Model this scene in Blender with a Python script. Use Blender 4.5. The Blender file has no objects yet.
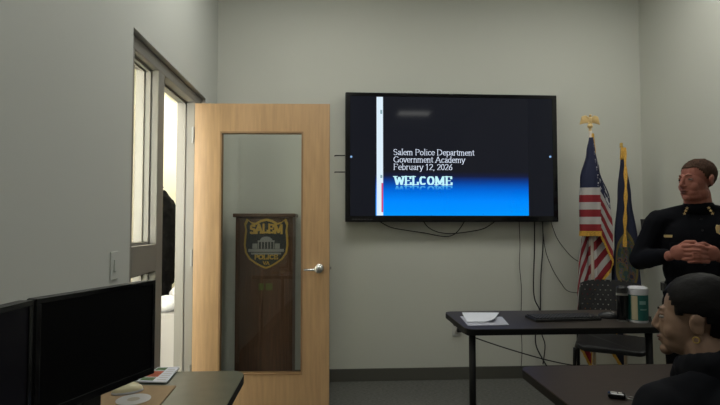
import bpy, bmesh, math, random
from mathutils import Vector, Matrix, Euler, noise
random.seed(7)
PI = math.pi
SC = bpy.context.scene
COL = SC.collection

# ------------------------------------------------------------------ camera
CAM_H = 1.285
F = 500.0
cam_d = bpy.data.cameras.new('camera')
cam = bpy.data.objects.new('camera', cam_d)
COL.objects.link(cam)
cam.location = (0, 0, CAM_H)
CAM_ROT = Euler((PI/2 + math.atan(19.5/F), 0, -math.atan(30/F)), 'XYZ')
cam.rotation_euler = CAM_ROT
cam_d.sensor_width = 36
cam_d.lens = F*36/720
cam_d.clip_start = 0.05
SC.camera = cam
RM = CAM_ROT.to_matrix()

def ray(px, py):
    return RM @ Vector(((px-360)/F, (202.5-py)/F, -1))
def at(px, py, Y):                      # photo pixel -> point on the plane y = Y
    d = ray(px, py)
    return Vector((0, 0, CAM_H)) + d*(Y/d.y)
def atz(px, py, Z):                     # ... on the plane z = Z
    d = ray(px, py)
    return Vector((0, 0, CAM_H)) + d*((Z-CAM_H)/d.z)

# ------------------------------------------------------------------ materials
def mat(name, col, rough=.6, metal=0, spec=.5, var=0, scale=8, stretch=(1, 1, 1), bump=0, bscale=60, coat=0, sheen=0):
    m = bpy.data.materials.new(name); m.use_nodes = True
    nt = m.node_tree; b = nt.nodes['Principled BSDF']
    b.inputs['Base Color'].default_value = (*col, 1)
    b.inputs['Roughness'].default_value = rough
    b.inputs['Metallic'].default_value = metal
    b.inputs['Specular IOR Level'].default_value = spec
    b.inputs['Coat Weight'].default_value = coat
    b.inputs['Sheen Weight'].default_value = sheen
    tc = nt.nodes.new('ShaderNodeTexCoord')
    mp = nt.nodes.new('ShaderNodeMapping'); mp.inputs['Scale'].default_value = stretch
    nt.links.new(tc.outputs['Object'], mp.inputs['Vector'])
    if var:
        n = nt.nodes.new('ShaderNodeTexNoise'); n.inputs['Scale'].default_value = scale; n.inputs['Detail'].default_value = 5
        nt.links.new(mp.outputs['Vector'], n.inputs['Vector'])
        cr = nt.nodes.new('ShaderNodeValToRGB')
        cr.color_ramp.elements[0].position = .3; cr.color_ramp.elements[1].position = .7
        cr.color_ramp.elements[0].color = (*[max(0, c*(1-var)) for c in col], 1)
        cr.color_ramp.elements[1].color = (*[min(1, c*(1+var)) for c in col], 1)
        nt.links.new(n.outputs['Fac'], cr.inputs['Fac'])
        nt.links.new(cr.outputs['Color'], b.inputs['Base Color'])
    if bump:
        n2 = nt.nodes.new('ShaderNodeTexNoise'); n2.inputs['Scale'].default_value = bscale; n2.inputs['Detail'].default_value = 4
        nt.links.new(mp.outputs['Vector'], n2.inputs['Vector'])
        bp = nt.nodes.new('ShaderNodeBump'); bp.inputs['Strength'].default_value = bump; bp.inputs['Distance'].default_value = .01
        nt.links.new(n2.outputs['Fac'], bp.inputs['Height'])
        nt.links.new(bp.outputs['Normal'], b.inputs['Normal'])
    return m
def emit(name, col, s=1.0):
    m = bpy.data.materials.new(name); m.use_nodes = True
    nt = m.node_tree; nt.nodes.clear()
    e = nt.nodes.new('ShaderNodeEmission'); e.inputs['Color'].default_value = (*col, 1); e.inputs['Strength'].default_value = s
    o = nt.nodes.new('ShaderNodeOutputMaterial'); nt.links.new(e.outputs[0], o.inputs[0])
    return m
def glass(name, tint=(.93, .96, .94), ior=1.5):
    m = bpy.data.materials.new(name); m.use_nodes = True
    nt = m.node_tree; nt.nodes.clear()
    t = nt.nodes.new('ShaderNodeBsdfTransparent'); t.inputs['Color'].default_value = (*tint, 1)
    g = nt.nodes.new('ShaderNodeBsdfGlossy'); g.inputs['Roughness'].default_value = 0.0
    fr = nt.nodes.new('ShaderNodeFresnel')
    ge = nt.nodes.new('ShaderNodeNewGeometry'); mr = nt.nodes.new('ShaderNodeMapRange')     # same pane reflectance from inside and outside
    mr.inputs['To Min'].default_value = ior; mr.inputs['To Max'].default_value = 1/ior
    nt.links.new(ge.outputs['Backfacing'], mr.inputs['Value']); nt.links.new(mr.outputs[0], fr.inputs['IOR'])
    mx = nt.nodes.new('ShaderNodeMixShader'); o = nt.nodes.new('ShaderNodeOutputMaterial')
    nt.links.new(fr.outputs[0], mx.inputs[0]); nt.links.new(t.outputs[0], mx.inputs[1]); nt.links.new(g.outputs[0], mx.inputs[2])
    nt.links.new(mx.outputs[0], o.inputs[0])
    return m
def uvgraph(name, rough=.8):
    m = bpy.data.materials.new(name); m.use_nodes = True
    nt = m.node_tree; b = nt.nodes['Principled BSDF']; b.inputs['Roughness'].default_value = rough
    uv = nt.nodes.new('ShaderNodeUVMap'); sp = nt.nodes.new('ShaderNodeSeparateXYZ')
    nt.links.new(uv.outputs[0], sp.inputs[0])
    def M(op, a, b_=None, c=None):
        n = nt.nodes.new('ShaderNodeMath'); n.operation = op
        for i, v in enumerate((a, b_, c)):
            if v is None: continue
            if isinstance(v, (int, float)): n.inputs[i].default_value = v
            else: nt.links.new(v, n.inputs[i])
        return n.outputs[0]
    def mix(f, a, c):
        n = nt.nodes.new('ShaderNodeMix'); n.data_type = 'RGBA'
        nt.links.new(f, n.inputs[0])
        for i, v in ((6, a), (7, c)):
            if isinstance(v, tuple): n.inputs[i].default_value = (*v, 1)
            else: nt.links.new(v, n.inputs[i])
        return n.outputs[2]
    return m, nt, b, sp, M, mix

MT = {
 'wall': mat('wall_paint', (.56, .565, .51), .75, spec=.25, bump=.05, bscale=220),
 'wall_l': mat('wall_paint_side', (.56, .57, .53), .6, spec=.3, bump=.05, bscale=220),
 'ceil': mat('ceiling_tile', (.6, .6, .57), .9, bump=.3, bscale=90),
 'carpet': mat('carpet', (.125, .125, .115), .95, spec=.1, var=.3, scale=40, stretch=(1, 3, 1), bump=.6, bscale=200),
 'base': mat('rubber_base', (.085, .083, .070), .6),
 'frame': mat('frame_paint', (.235, .222, .195), .45),
 'hallwall': mat('hall_paint', (.80, .78, .66), .8),
 'hallfloor': mat('hall_tile', (.45, .43, .38), .4, var=.1),
 'maple': mat('maple', (.50, .32, .17), .42, var=.10, scale=6, stretch=(9, 9, .7)),
 'maple_edge': mat('maple_edge', (.28, .18, .10), .5),
 'bead': mat('bead', (.30, .18, .09), .5),
 'glass_side': glass('sidelight_glass', (.98, .98, .96), 1.22),
 'glass': glass('clear_glass', (.95, .97, .95), 1.5),
 'chrome': mat('satin_chrome', (.70, .70, .70), .22, metal=1),
 'steel': mat('steel', (.30, .30, .29), .5, metal=.8),
 'walnut': mat('walnut', (.090, .040, .022), .5, var=.28, scale=5, stretch=(14, 14, .8)),
 'walnut_top': mat('walnut_top', (.10, .048, .028), .4, var=.2, scale=5, stretch=(1, 9, 9)),
 'gold': mat('gold', (.62, .42, .12), .32, metal=.9),
 'brass': mat('polished_brass', (.72, .52, .24), .35, metal=.25),
 'goldpaint': mat('gold_paint', (.40, .25, .04), .6),
 'black': mat('black_plastic', (.010, .010, .011), .42),
 'blackgloss': mat('black_gloss', (.006, .006, .007), .12, spec=.4),
 'blackmetal': mat('black_metal', (.007, .007, .007), .5, spec=.2),
 'cable': mat('cable', (.012, .012, .012), .6),
 'tabletop': mat('dark_laminate', (.034, .027, .022), .42, spec=.3, var=.2, scale=7, stretch=(1, 10, 1)),
 'fg_top': mat('dark_laminate_near', (.028, .018, .0145), .4, spec=.3, var=.15, scale=7, stretch=(1, 10, 1)),
 'desk': mat('grey_laminate', (.085, .092, .068), .30, var=.12, scale=20),
 'edge': mat('black_edge', (.007, .007, .007), .55, spec=.2),
 'paper': mat('paper', (.68, .70, .76), .8),
 'kraft': mat('kraft', (.34, .235, .13), .85, var=.06, scale=30),
 'white': mat('white_plastic', (.62, .62, .66), .4),
 'cream': mat('cream_plastic', (.70, .64, .42), .4),
 'teal': mat('teal_label', (.010, .11, .095), .5),
 'fabric_black': mat('black_mesh_fabric', (.012, .012, .013), .9, bump=.4, bscale=300),
 'navy': mat('navy_uniform', (.0035, .0038, .006), .9, spec=.12, bump=.1, bscale=25),
 'coat': mat('black_coat', (.004, .0045, .007), .85, spec=.15, bump=.35, bscale=12),
 'parka': mat('black_parka', (.004, .004, .004), .95, spec=.1, bump=.5, bscale=14),
 'skin_m': mat('skin_ruddy', (.31, .115, .082), .55, spec=.3, var=.07, scale=14),
 'skin_f': mat('skin_tan', (.25, .155, .105), .55, spec=.3, var=.04, scale=14),
 'lip_m': mat('lips', (.13, .045, .040), .5, spec=.3),
 'eye': mat('eye', (.28, .25, .23), .3),
 'iris': mat('iris', (.03, .02, .015), .2),
 'hair_m': mat('brown_hair', (.058, .030, .019), .8, spec=.15, var=.4, scale=60, stretch=(3, 1, 1), bump=.5, bscale=120),
 'hair_f': mat('dark_hair', (.004, .0035, .0035), .6, spec=.15, bump=.15, bscale=120),
 'lightgrey': mat('light_grey_metal', (.45, .43, .41), .5),
 'bag': mat('white_bag', (.75, .76, .78), .45, bump=.6, bscale=14),
 'switch': mat('switch_plate', (.55, .55, .53), .3),
 'tan_wood': mat('tan_wood', (.16, .10, .06), .5, var=.2, scale=8, stretch=(1, 9, 9)),
 'fringe': mat('gold_fringe', (.55, .30, .04), .7, var=.3, scale=120),
 'pole': mat('pale_oak_pole', (.55, .48, .40), .4),
 'skyblue': mat('watch_face', (.02, .05, .09), .2),
 'badge_grey': mat('badge_grey', (.22, .22, .22), .6),
 'badge_dark': mat('badge_dark', (.010, .011, .016), .5),
 'green_gold': mat('green_gold', (.10, .12, .03), .5),
 'red_print': mat('red_print', (.42, .09, .04), .7, var=.5, scale=60),
 'green_print': mat('green_print', (.10, .17, .08), .7, var=.5, scale=60),
}

# black plastic pierced by rows of round holes
mp_ = mat('perf_plastic', (.012, .012, .013), .6); MT['perf'] = mp_
nt = mp_.node_tree
tc = [n for n in nt.nodes if n.type == 'TEX_COORD'][0]; sp = nt.nodes.new('ShaderNodeSeparateXYZ'); nt.links.new(tc.outputs['Object'], sp.inputs[0])
def MN(op, a, b=0.0):
    n = nt.nodes.new('ShaderNodeMath'); n.operation = op
    for i, v in enumerate((a, b)):
        if isinstance(v, (int, float)): n.inputs[i].default_value = v
        else: nt.links.new(v, n.inputs[i])
    return n.outputs[0]
row = MN('MULTIPLY', sp.outputs['Z'], 28.0)
off_ = MN('MULTIPLY', MN('MODULO', MN('FLOOR', row), 2.0), .5)
fu = MN('SUBTRACT', MN('FRACT', MN('ADD', MN('MULTIPLY', sp.outputs['X'], 28.0), MN('ADD', off_, 20.0))), .5)
fv = MN('SUBTRACT', MN('FRACT', row), .5)
dd = MN('ADD', MN('MULTIPLY', fu, fu), MN('MULTIPLY', fv, fv))
hole = MN('LESS_THAN', dd, .022)
trp = nt.nodes.new('ShaderNodeBsdfTransparent'); mxs = nt.nodes.new('ShaderNodeMixShader')
nt.links.new(hole, mxs.inputs[0]); nt.links.new(nt.nodes['Principled BSDF'].outputs[0], mxs.inputs[1]); nt.links.new(trp.outputs[0], mxs.inputs[2])
nt.links.new(mxs.outputs[0], nt.nodes['Material Output'].inputs[0])

# ------------------------------------------------------------------ mesh helpers
WM = {}
def mtx(o): return WM.get(o.name, Matrix.Identity(4))
class MB:
    def __init__(s): s.bm = bmesh.new()
    def _add(s, verts, faces):
        vs = [s.bm.verts.new(v) for v in verts]
        for f in faces:
            try: s.bm.faces.new([vs[i] for i in f])
            except ValueError: pass
        return vs
    def box(s, x0, x1, y0, y1, z0, z1):
        v = [(x, y, z) for x in (x0, x1) for y in (y0, y1) for z in (z0, z1)]
        s._add(v, [(0, 1, 3, 2), (4, 6, 7, 5), (0, 4, 5, 1), (2, 3, 7, 6), (0, 2, 6, 4), (1, 5, 7, 3)]); return s
    def ell(s, c, r, rot=None, seg=20, rings=12):
        m = Matrix.Translation(c) @ (rot.to_matrix().to_4x4() if rot else Matrix.Identity(4)) @ Matrix.Diagonal((*r, 1))
        bmesh.ops.create_uvsphere(s.bm, u_segments=seg, v_segments=rings, radius=1, matrix=m); return s
    def tube(s, pts, rad, seg=10, cap=True):
        pts = [Vector(p) for p in pts]; n = len(pts)
        if isinstance(rad, (int, float)): rad = [rad]*n
        rings = []; up = None
        for i, p in enumerate(pts):
            t = (pts[min(i+1, n-1)]-pts[max(i-1, 0)]).normalized()
            if up is None:
                up = t.orthogonal().normalized()
            else:
                up = (up - t*up.dot(t)); up = up.normalized() if up.length > 1e-6 else t.orthogonal().normalized()
            w = t.cross(up)
            r = rad[i]
            ra, rb = (r if isinstance(r, tuple) else (r, r))
            rings.append([s.bm.verts.new(p + up*math.cos(a)*ra + w*math.sin(a)*rb) for a in [2*PI*k/seg for k in range(seg)]])
        for a, b in zip(rings, rings[1:]):
            for k in range(seg): s.bm.faces.new((a[k], a[(k+1) % seg], b[(k+1) % seg], b[k]))
        if cap:
            s.bm.faces.new(rings[0][::-1]); s.bm.faces.new(rings[-1])
        return s
    def cap(s, p0, p1, r0, r1=None, seg=14):                 # capsule with round ends
        r1 = r0 if r1 is None else r1
        p0, p1 = Vector(p0), Vector(p1); d = (p1-p0).normalized()
        P, R = [], []
        for a in (80, 55, 30): P.append(p0 - d*r0*math.sin(math.radians(a))); R.append(r0*math.cos(math.radians(a)))
        P += [p0, p1]; R += [r0, r1]
        for a in (30, 55, 80): P.append(p1 + d*r1*math.sin(math.radians(a))); R.append(r1*math.cos(math.radians(a)))
        return s.tube(P, R, seg)
    def chain(s, pts, rs, seg=12):
        for i in range(len(pts)-1): s.cap(pts[i], pts[i+1], rs[i], rs[i+1], seg)
        return s
    def lathe(s, prof, c=(0, 0, 0), seg=28, axis='z'):
        c = Vector(c); rings = []
        for r, z in prof:
            ring = []
            for k in range(seg):
                a = 2*PI*k/seg
                v = Vector((math.cos(a)*r, math.sin(a)*r, z))
                if axis == 'y': v = Vector((v.x, -v.z, v.y))
                if axis == 'x': v = Vector((v.z, v.x, v.y))
                ring.append(s.bm.verts.new(c+v))
            rings.append(ring)
        for a, b in zip(rings, rings[1:]):
            for k in range(seg): s.bm.faces.new((a[k], a[(k+1) % seg], b[(k+1) % seg], b[k]))
        s.bm.faces.new(rings[0][::-1]); s.bm.faces.new(rings[-1]); return s
    def prism(s, poly, z0, z1):                              # xy polygon extruded in z
        n = len(poly)
        v = [(x, y, z0) for x, y in poly] + [(x, y, z1) for x, y in poly]
        s._add(v, [tuple(range(n))[::-1], tuple(range(n, 2*n))] + [(k, (k+1) % n, n+(k+1) % n, n+k) for k in range(n)]); return s
    def prismy(s, poly, y0, y1):                             # xz polygon extruded in y
        n = len(poly)
        v = [(x, y0, z) for x, z in poly] + [(x, y1, z) for x, z in poly]
        s._add(v, [tuple(range(n)), tuple(range(n, 2*n))[::-1]] + [(k, n+k, n+(k+1) % n, (k+1) % n) for k in range(n)]); return s
    def xf(s, m): s.bm.transform(m); return s
    def build(s, name, m, parent=None, world=False, smooth=False, bevel=0, label=None, kind=None):
        bmesh.ops.recalc_face_normals(s.bm, faces=s.bm.faces)
        me = bpy.data.meshes.new(name)
        if parent is not None and world: s.bm.transform(mtx(parent).inverted())
        if smooth:
            for f in s.bm.faces: f.smooth = True
        s.bm.to_mesh(me); s.bm.free()
        o = bpy.data.objects.new(name, me); COL.objects.link(o)
        if m is not None: me.materials.append(MT[m] if isinstance(m, str) else m)
        if parent is not None: o.parent = parent
        if bevel:
            b = o.modifiers.new('bevel', 'BEVEL'); b.width = bevel; b.segments = 2; b.limit_method = 'ANGLE'
            b.angle_limit = math.radians(40)
        if label: o['label'] = label
        if kind: o['kind'] = kind
        WM[o.name] = mtx(parent) if parent is not None else Matrix.Identity(4)
        return o
def thing(name, label, cat, loc=(0, 0, 0), rz=0, group=None):
    o = bpy.data.objects.new(name, None); COL.objects.link(o)
    o.empty_display_size = .05
    o.location = loc; o.rotation_euler = (0, 0, rz); o['label'] = label; o['category'] = cat
    if group: o['group'] = group
    WM[o.name] = Matrix.Translation(loc) @ Matrix.Rotation(rz, 4, 'Z')
    return o
def tag(o, label, cat, group=None, kind=None):
    o['label'] = label; o['category'] = cat
    if group: o['group'] = group
    if kind: o['kind'] = kind
    return o
def struct(o, label, cat): return tag(o, label, cat, kind='structure')
def remesh(mb, voxel, it=4, fac=.5, disp=0, dscale=.05):      # fuse overlapping closed pieces into one continuous skin
    bmesh.ops.recalc_face_normals(mb.bm, faces=mb.bm.faces)
    me = bpy.data.meshes.new('tmp'); mb.bm.to_mesh(me); mb.bm.free()
    o = bpy.data.objects.new('tmp', me); COL.objects.link(o)
    r = o.modifiers.new('r', 'REMESH'); r.mode = 'VOXEL'; r.voxel_size = voxel; r.use_smooth_shade = True
    if it:
        sm = o.modifiers.new('s', 'SMOOTH'); sm.iterations = it; sm.factor = fac
    dg = bpy.context.evaluated_depsgraph_get(); dg.update()
    m2 = bpy.data.meshes.new_from_object(o.evaluated_get(dg))
    bpy.data.objects.remove(o)
    out = MB(); out.bm.from_mesh(m2); bpy.data.meshes.remove(m2); bpy.data.meshes.remove(me)
    if disp:
        out.bm.normal_update()
        for v in out.bm.verts:
            v.co += v.normal*disp*noise.noise(v.co/dscale)
    return out
def rrect(x0, x1, y0, y1, r, n=6, corners=(1, 1, 1, 1)):      # corners: x0y0, x1y0, x1y1, x0y1
    P = []
    for (cx, cy, a0, on, sx, sy) in ((x0+r, y0+r, PI, corners[0], x0, y0), (x1-r, y0+r, 1.5*PI, corners[1], x1, y0),
                                     (x1-r, y1-r, 0, corners[2], x1, y1), (x0+r, y1-r, .5*PI, corners[3], x0, y1)):
        if on: P += [(cx+r*math.cos(a0+PI/2*k/n), cy+r*math.sin(a0+PI/2*k/n)) for k in range(n+1)]
        else: P.append((sx, sy))
    return P

# ------------------------------------------------------------------ lettering
def arc(cx, cy, rx, ry, a0, a1, n=9):
    return [(cx+rx*math.cos(math.radians(a0+(a1-a0)*k/n)), cy+ry*math.sin(math.radians(a0+(a1-a0)*k/n))) for k in range(n+1)]
G = {
 'S': (.58, [arc(.28, .74, .20, .23, 25, 270) + arc(.28, .26, .22, .25, 90, -150)]),
 'P': (.62, [[(.12, 0), (.12, 1)], [(.12, .97)] + arc(.33, .73, .22, .24, 90, -90) + [(.12, .49)]]),
 'D': (.78, [[(.12, 0), (.12, 1)], [(.12, .97)] + arc(.3, .5, .38, .47, 90, -90) + [(.12, .03)]]),
 'G': (.78, [arc(.40, .5, .33, .48, 45, 320), [(.66, .05), (.66, .42)]]),
 'A': (.76, [[(.05, 0), (.37, 1), (.69, 0)], [(.17, .34), (.57, .34)], [(-.03, 0), (.14, 0)], [(.58, 0), (.79, 0)]]),
 'F': (.60, [[(.12, 0), (.12, 1)], [(.12, .97), (.54, .97), (.54, .8)], [(.12, .52), (.42, .52)]]),
 'E': (.66, [[(.12, 0), (.12, 1)], [(.12, .96), (.56, .96), (.56, .76)], [(.12, .52), (.44, .52)], [(.12, .04), (.58, .04), (.58, .24)]]),
 'L': (.62, [[(.12, 0), (.12, 1)], [(.12, .04), (.56, .04), (.56, .26)]]),
 'C': (.72, [arc(.40, .5, .31, .47, 45, 315)]),
 'O': (.78, [arc(.39, .5, .31, .47, 0, 360, 18)]),
 'M': (.95, [[(.12, 0), (.12, 1)], [(.12, 1), (.46, .1), (.80, 1)], [(.80, 0), (.80, 1)]]),
 'W': (1.0, [[(.04, 1), (.27, 0), (.49, .95), (.72, 0), (.94, 1)], [(-.04, 1), (.14, 1)], [(.84, 1), (1.02, 1)]]),
 'I': (.28, [[(.14, 0), (.14, 1)]]),
 'V': (.76, [[(.05, 1), (.37, 0), (.69, 1)]]),
 'a': (.44, [[(.08, .54), (.14, .66), (.27, .66), (.33, .54), (.33, .06), (.43, .02)], [(.33, .40), (.12, .30), (.07, .14), (.15, .02), (.33, .12)]]),
 'b': (.50, [[(.10, 0), (.10, 1.03)], arc(.26, .34, .19, .32, 140, -140)]),
 'c': (.44, [arc(.25, .34, .19, .32, 45, 315)]),
 'd': (.50, [[(.38, 0), (.38, 1.03)], arc(.23, .34, .18, .32, 40, 320)]),
 'e': (.45, [arc(.24, .34, .19, .32, 8, 315), [(.06, .37), (.42, .37)]]),
 'i': (.26, [[(.13, 0), (.13, .66)], [(.12, .92), (.14, .92)]]),
 'l': (.26, [[(.13, 0), (.13, 1.03)]]),
 'm': (.80, [[(.10, 0), (.10, .66)], [(.10, .5), (.2, .65), (.32, .65), (.38, .52)], [(.38, 0), (.38, .55)], [(.38, .5), (.48, .65), (.6, .65), (.66, .52)], [(.66, 0), (.66, .55)]]),
 'n': (.50, [[(.10, 0), (.10, .66)], [(.10, .5), (.2, .65), (.32, .65), (.38, .52)], [(.38, 0), (.38, .55)]]),
 'o': (.50, [arc(.25, .34, .19, .32, 0, 360, 16)]),
 'p': (.50, [[(.10, -.3), (.10, .66)], arc(.27, .34, .19, .32, 140, -140)]),
 'r': (.36, [[(.10, 0), (.10, .66)], [(.10, .48), (.2, .64), (.33, .62)]]),
 't': (.30, [[(.14, .88), (.14, .1), (.27, .03)], [(.02, .66), (.28, .66)]]),
 'u': (.50, [[(.10, .66), (.10, .16), (.2, .03), (.38, .14)], [(.38, .66), (.38, 0)]]),
 'v': (.46, [[(.03, .66), (.22, 0), (.42, .66)], [(-.03, .66), (.12, .66)], [(.34, .66), (.48, .66)]]),
 'y': (.46, [[(.03, .66), (.22, .03)], [(.42, .66), (.15, -.28), (.05, -.28)], [(-.03, .66), (.12, .66)], [(.34, .66), (.48, .66)]]),
 '1': (.46, [[(.08, .82), (.22, .97)], [(.22, 0), (.22, .98)]]),
 '2': (.48, [arc(.23, .72, .18, .25, 165, -30) + [(.05, .04), (.42, .04)]]),
 '0': (.48, [arc(.23, .5, .18, .47, 0, 360, 16)]),
 '6': (.48, [[(.38, .96), (.16, .65), (.06, .3)], arc(.23, .28, .17, .26, 0, 360, 14)]),
 ',': (.22, [[(.11, .05), (.07, -.16)]]),
 ' ': (.26, []),
}
def hull(pts):
    pts = sorted(set((round(x, 6), round(y, 6)) for x, y in pts))
    def half(P):
        h = []
        for p in P:
            while len(h) > 1 and (h[-1][0]-h[-2][0])*(p[1]-h[-2][1])-(h[-1][1]-h[-2][1])*(p[0]-h[-2][0]) <= 0: h.pop()
            h.append(p)
        return h[:-1]
    return half(pts)+half(pts[::-1])
G2 = {'W': (1.25, [[(.12, .95), (.36, .05), (.62, .85), (.88, .05), (1.12, .95)], [(.0, .95), (.3, .95)], [(.98, .95), (1.22, .95)]]),
 'E': (.88, [[(.16, 0), (.16, .98)], [(.02, .95), (.70, .95), (.70, .72)], [(.16, .50), (.52, .50)], [(.02, .05), (.74, .05), (.74, .28)]]),
 'L': (.84, [[(.16, 0), (.16, .98)], [(.02, .95), (.34, .95)], [(.02, .05), (.70, .05), (.70, .32)]]),
 'C': (.92, [arc(.46, .5, .31, .44, 45, 315)]), 'O': (.98, [arc(.48, .5, .33, .44, 0, 360, 18)]),
 'M': (1.25, [[(.16, 0), (.16, .95)], [(.16, .95), (.58, .12), (1.0, .95)], [(1.0, 0), (1.0, .95)], [(.02, .05), (.32, .05)], [(.84, .05), (1.16, .05)]])}
def lettering(mb, text, x0, x1, z, h, Y, w=.12, t=.06, serif=.09, flip=False, thick=.0012, bend=None, G=G):
    """write text between x0 and x1 in the plane y = Y, baseline z, cap height h"""
    W = sum(G[c][0] for c in text)
    sx = (x1-x0)/W; cx = 0; nseg = 0; sgn = -1 if flip else 1
    for c in text:
        gw, strokes = G[c]
        st = [(s, 1) for s in strokes]
        if serif:
            for s in strokes:
                if len(s) == 2 and abs(s[0][0]-s[1][0]) < .01 and abs(s[0][1]-s[1][1]) > .3:
                    for p in s:
                        if c in 'mnu' and .5 < p[1] < .6: continue
                        st.append(([(p[0]-serif, p[1]), (p[0]+serif, p[1])], 0))
        for s, _ in st:
            for a, b in zip(s, s[1:]):
                P = []
                for q in (a, b):
                    for dx in (-w/2, w/2):
                        for dy in (-t/2, t/2):
                            X = x0+(cx+q[0])*sx+dx*h; Z = z+sgn*(q[1]+dy)*h
                            if bend: Z += bend*(1-((X-(x0+x1)/2)/((x1-x0)/2))**2)
                            P.append((X, Z))
                hl = hull(P)
                nseg += 1
                if len(hl) > 2: mb.prismy(hl, Y-thick-nseg*4e-6, Y)
        cx += gw
    return mb

# ------------------------------------------------------------------ room
XL, D, XR, YF, H = -.917, 4.09, 2.65, -3.2, 3.35
TH = .15
Y0, Y1, ZT = 2.36, 3.72, 2.195            # opening in the left wall
floor = MB().box(XL-TH, XR+.1, YF-.1, D+.1, -.1, 0).build('floor', 'carpet'); struct(floor, 'dark grey flecked carpet floor', 'floor')
struct(MB().box(XL-TH, XR+.1, YF-.1, D+.1, H, H+.1).build('ceiling', 'ceil'), 'pale tiled ceiling above the room', 'ceiling')
struct(MB().box(XL, XR, D, D+.12, 0, H).build('wall_back', 'wall'), 'warm grey painted wall behind the large display', 'wall')
struct(MB().box(XR, XR+.1, YF, D, 0, H).build('wall_right', 'wall'), 'warm grey painted wall to the right of the flags', 'wall')
struct(MB().box(XL, XR, YF-.1, YF, 0, H).build('wall_front', 'wall'), 'grey painted wall behind the viewer', 'wall')
struct(MB().box(XL-TH, XL, YF, Y0, 0, H).box(XL-TH, XL, Y0, Y1, ZT, H).box(XL-TH, XL, Y1, D+.12, 0, H).build('wall_left', 'wall_l'),
       'smooth grey painted wall on the left with the doorway', 'wall')
struct(MB().box(XL, XR, D-.012, D, 0, .10).build('baseboard_back', 'base', bevel=.003), 'dark rubber baseboard along the display wall', 'baseboard')
struct(MB().box(XL, XL+.012, YF, Y0-.02, 0, .10).box(XL, XL+.012, Y1+.02, D-.012, 0, .10).build('baseboard_left', 'base'), 'dark rubber baseboard along the left wall', 'baseboard')
struct(MB().box(XR-.012, XR, YF, D-.012, 0, .10).build('baseboard_right', 'base'), 'dark rubber baseboard along the right wall', 'baseboard')

# steel frame, slightly recessed into the wall opening
FX0, FX1 = XL-TH-.005, XL-.030            # frame depth range
ZR = ZT-.002                              # shadow reveal above the frame
MY0, MY1 = 2.80, 2.90                     # mullion
HY = 3.545                                # hinge jamb face
SY0 = 2.46
fr = MB()
fr.box(FX0, FX1, Y0+.001, SY0, 0, 2.125)                      # near jamb
fr.box(FX0, FX1, MY0, MY1, 0, 2.125)                    # mullion
fr.box(FX0, FX1, HY, Y1-.001, 0, 2.125)                 # hinge jamb
fr.box(FX0, FX1, Y0+.001, Y1-.001, 2.125, ZR)              # head
fr.box(FX0, FX1, SY0, MY0, 1.02, 1.165)                    # mid rail
fr.box(FX0, FX1, SY0, MY0, 0, .27)                         # bottom panel
fr.box(FX0+.05, FX0+.066, HY-.014, HY, 0, 2.125).box(FX0+.05, FX0+.066, MY1, MY1+.014, 0, 2.125).box(FX0+.05, FX0+.066, MY1, HY, 2.111, 2.125)  # stops
fo = fr.build('trim_1', 'frame', bevel=.003); struct(fo, 'taupe painted steel door frame with sidelight', 'door frame')
win = MB().box(XL-.10, XL-.092, SY0-.004, MY0+.004, 1.16, 2.13).box(XL-.10, XL-.092, SY0-.004, MY0+.004, .265, 1.025).build('window_1', 'glass_side')
struct(win, 'narrow glass sidelight beside the open doorway', 'window')
bd = MB()
for z0, z1 in ((1.165, 2.125), (.27, 1.02)):
    for a, b in ((XL-.086, XL-.070), (XL-.120, XL-.104)):
        bd.box(a, b, SY0, SY0+.014, z0, z1).box(a, b, MY0-.014, MY0, z0, z1).box(a, b, SY0+.014, MY0-.014, z0, z0+.014).box(a, b, SY0+.014, MY0-.014, z1-.014, z1)
bd.build('glazing_bead', 'frame', win)

# hallway beyond the doorway
HX = -1.86
struct(MB().box(HX-.1, XL-TH, 1.2, 8.2, -.1, 0).build('floor_hall', 'hallfloor'), 'pale floor of the bright hallway', 'floor')
struct(MB().box(HX-.1, HX, 1.2, 8.2, 0, 2.75).build('wall_hall', 'hallwall'), 'bright cream wall across the hallway', 'wall')
struct(MB().box(HX, XL-TH, 8.1, 8.2, 0, 2.75).box(HX, XL-TH, 1.2, 1.3, 0, 2.75).build('wall_hall_end', 'hallwall'), 'cream end wall of the hallway', 'wall')
struct(MB().box(XL-TH, XL-TH+.1, D+.12, 8.2, 0, 2.75).build('wall_hall_side', 'hallwall'), 'cream hallway wall beyond the room', 'wall')
struct(MB().box(HX-.1, XL-TH, 1.2, 8.2, 2.75, 2.85).build('ceiling_hall', 'ceil'), 'ceiling of the hallway', 'ceiling')
tr = MB()
for y in (4.78, 4.88): tr.box(HX, HX+.03, y, y+.035, 0, 2.4)
struct(tr.build('trim_3', mat('hall_trim', (.55, .50, .40), .5)), 'tan vertical trim strips on the hallway wall', 'trim')

def ceiling_light(x, y, z, sx, sy, s, col, label, group=None):
    t = thing('ceiling_light', label, 'ceiling light', (x, y, z), 0, group)
    f = MB()
    f.box(-sx-.03, sx+.03, -sy-.03, -sy, -.02, 0).box(-sx-.03, sx+.03, sy, sy+.03, -.02, 0).box(-sx-.03, -sx, -sy, sy, -.02, 0).box(sx, sx+.03, -sy, sy, -.02, 0)
    f.build('light_frame', 'lightgrey', t)
    MB().box(-sx, sx, -sy, sy, -.012, -.004).build('diffuser', emit('diffuser_glow', col, s), t)
    return t
ceiling_light(-1.45, 3.2, 2.75, .28, .6, 13, (1, .95, .84), 'ceiling light panel over the bright hallway by the doorway')
ceiling_light(-1.45, 5.9, 2.75, .28, .6, 13, (1, .95, .84), 'ceiling light panel far down the hallway')
LC = (1, 1, .93)
ceiling_light(-.1, .5, H, .3, .6, 4.5, LC, 'ceiling light panel on the left side above the desk')
ceiling_light(1.58, -1.33, H, .3, .18, 8, LC, 'ceiling light panel at the back right of the room')
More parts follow.
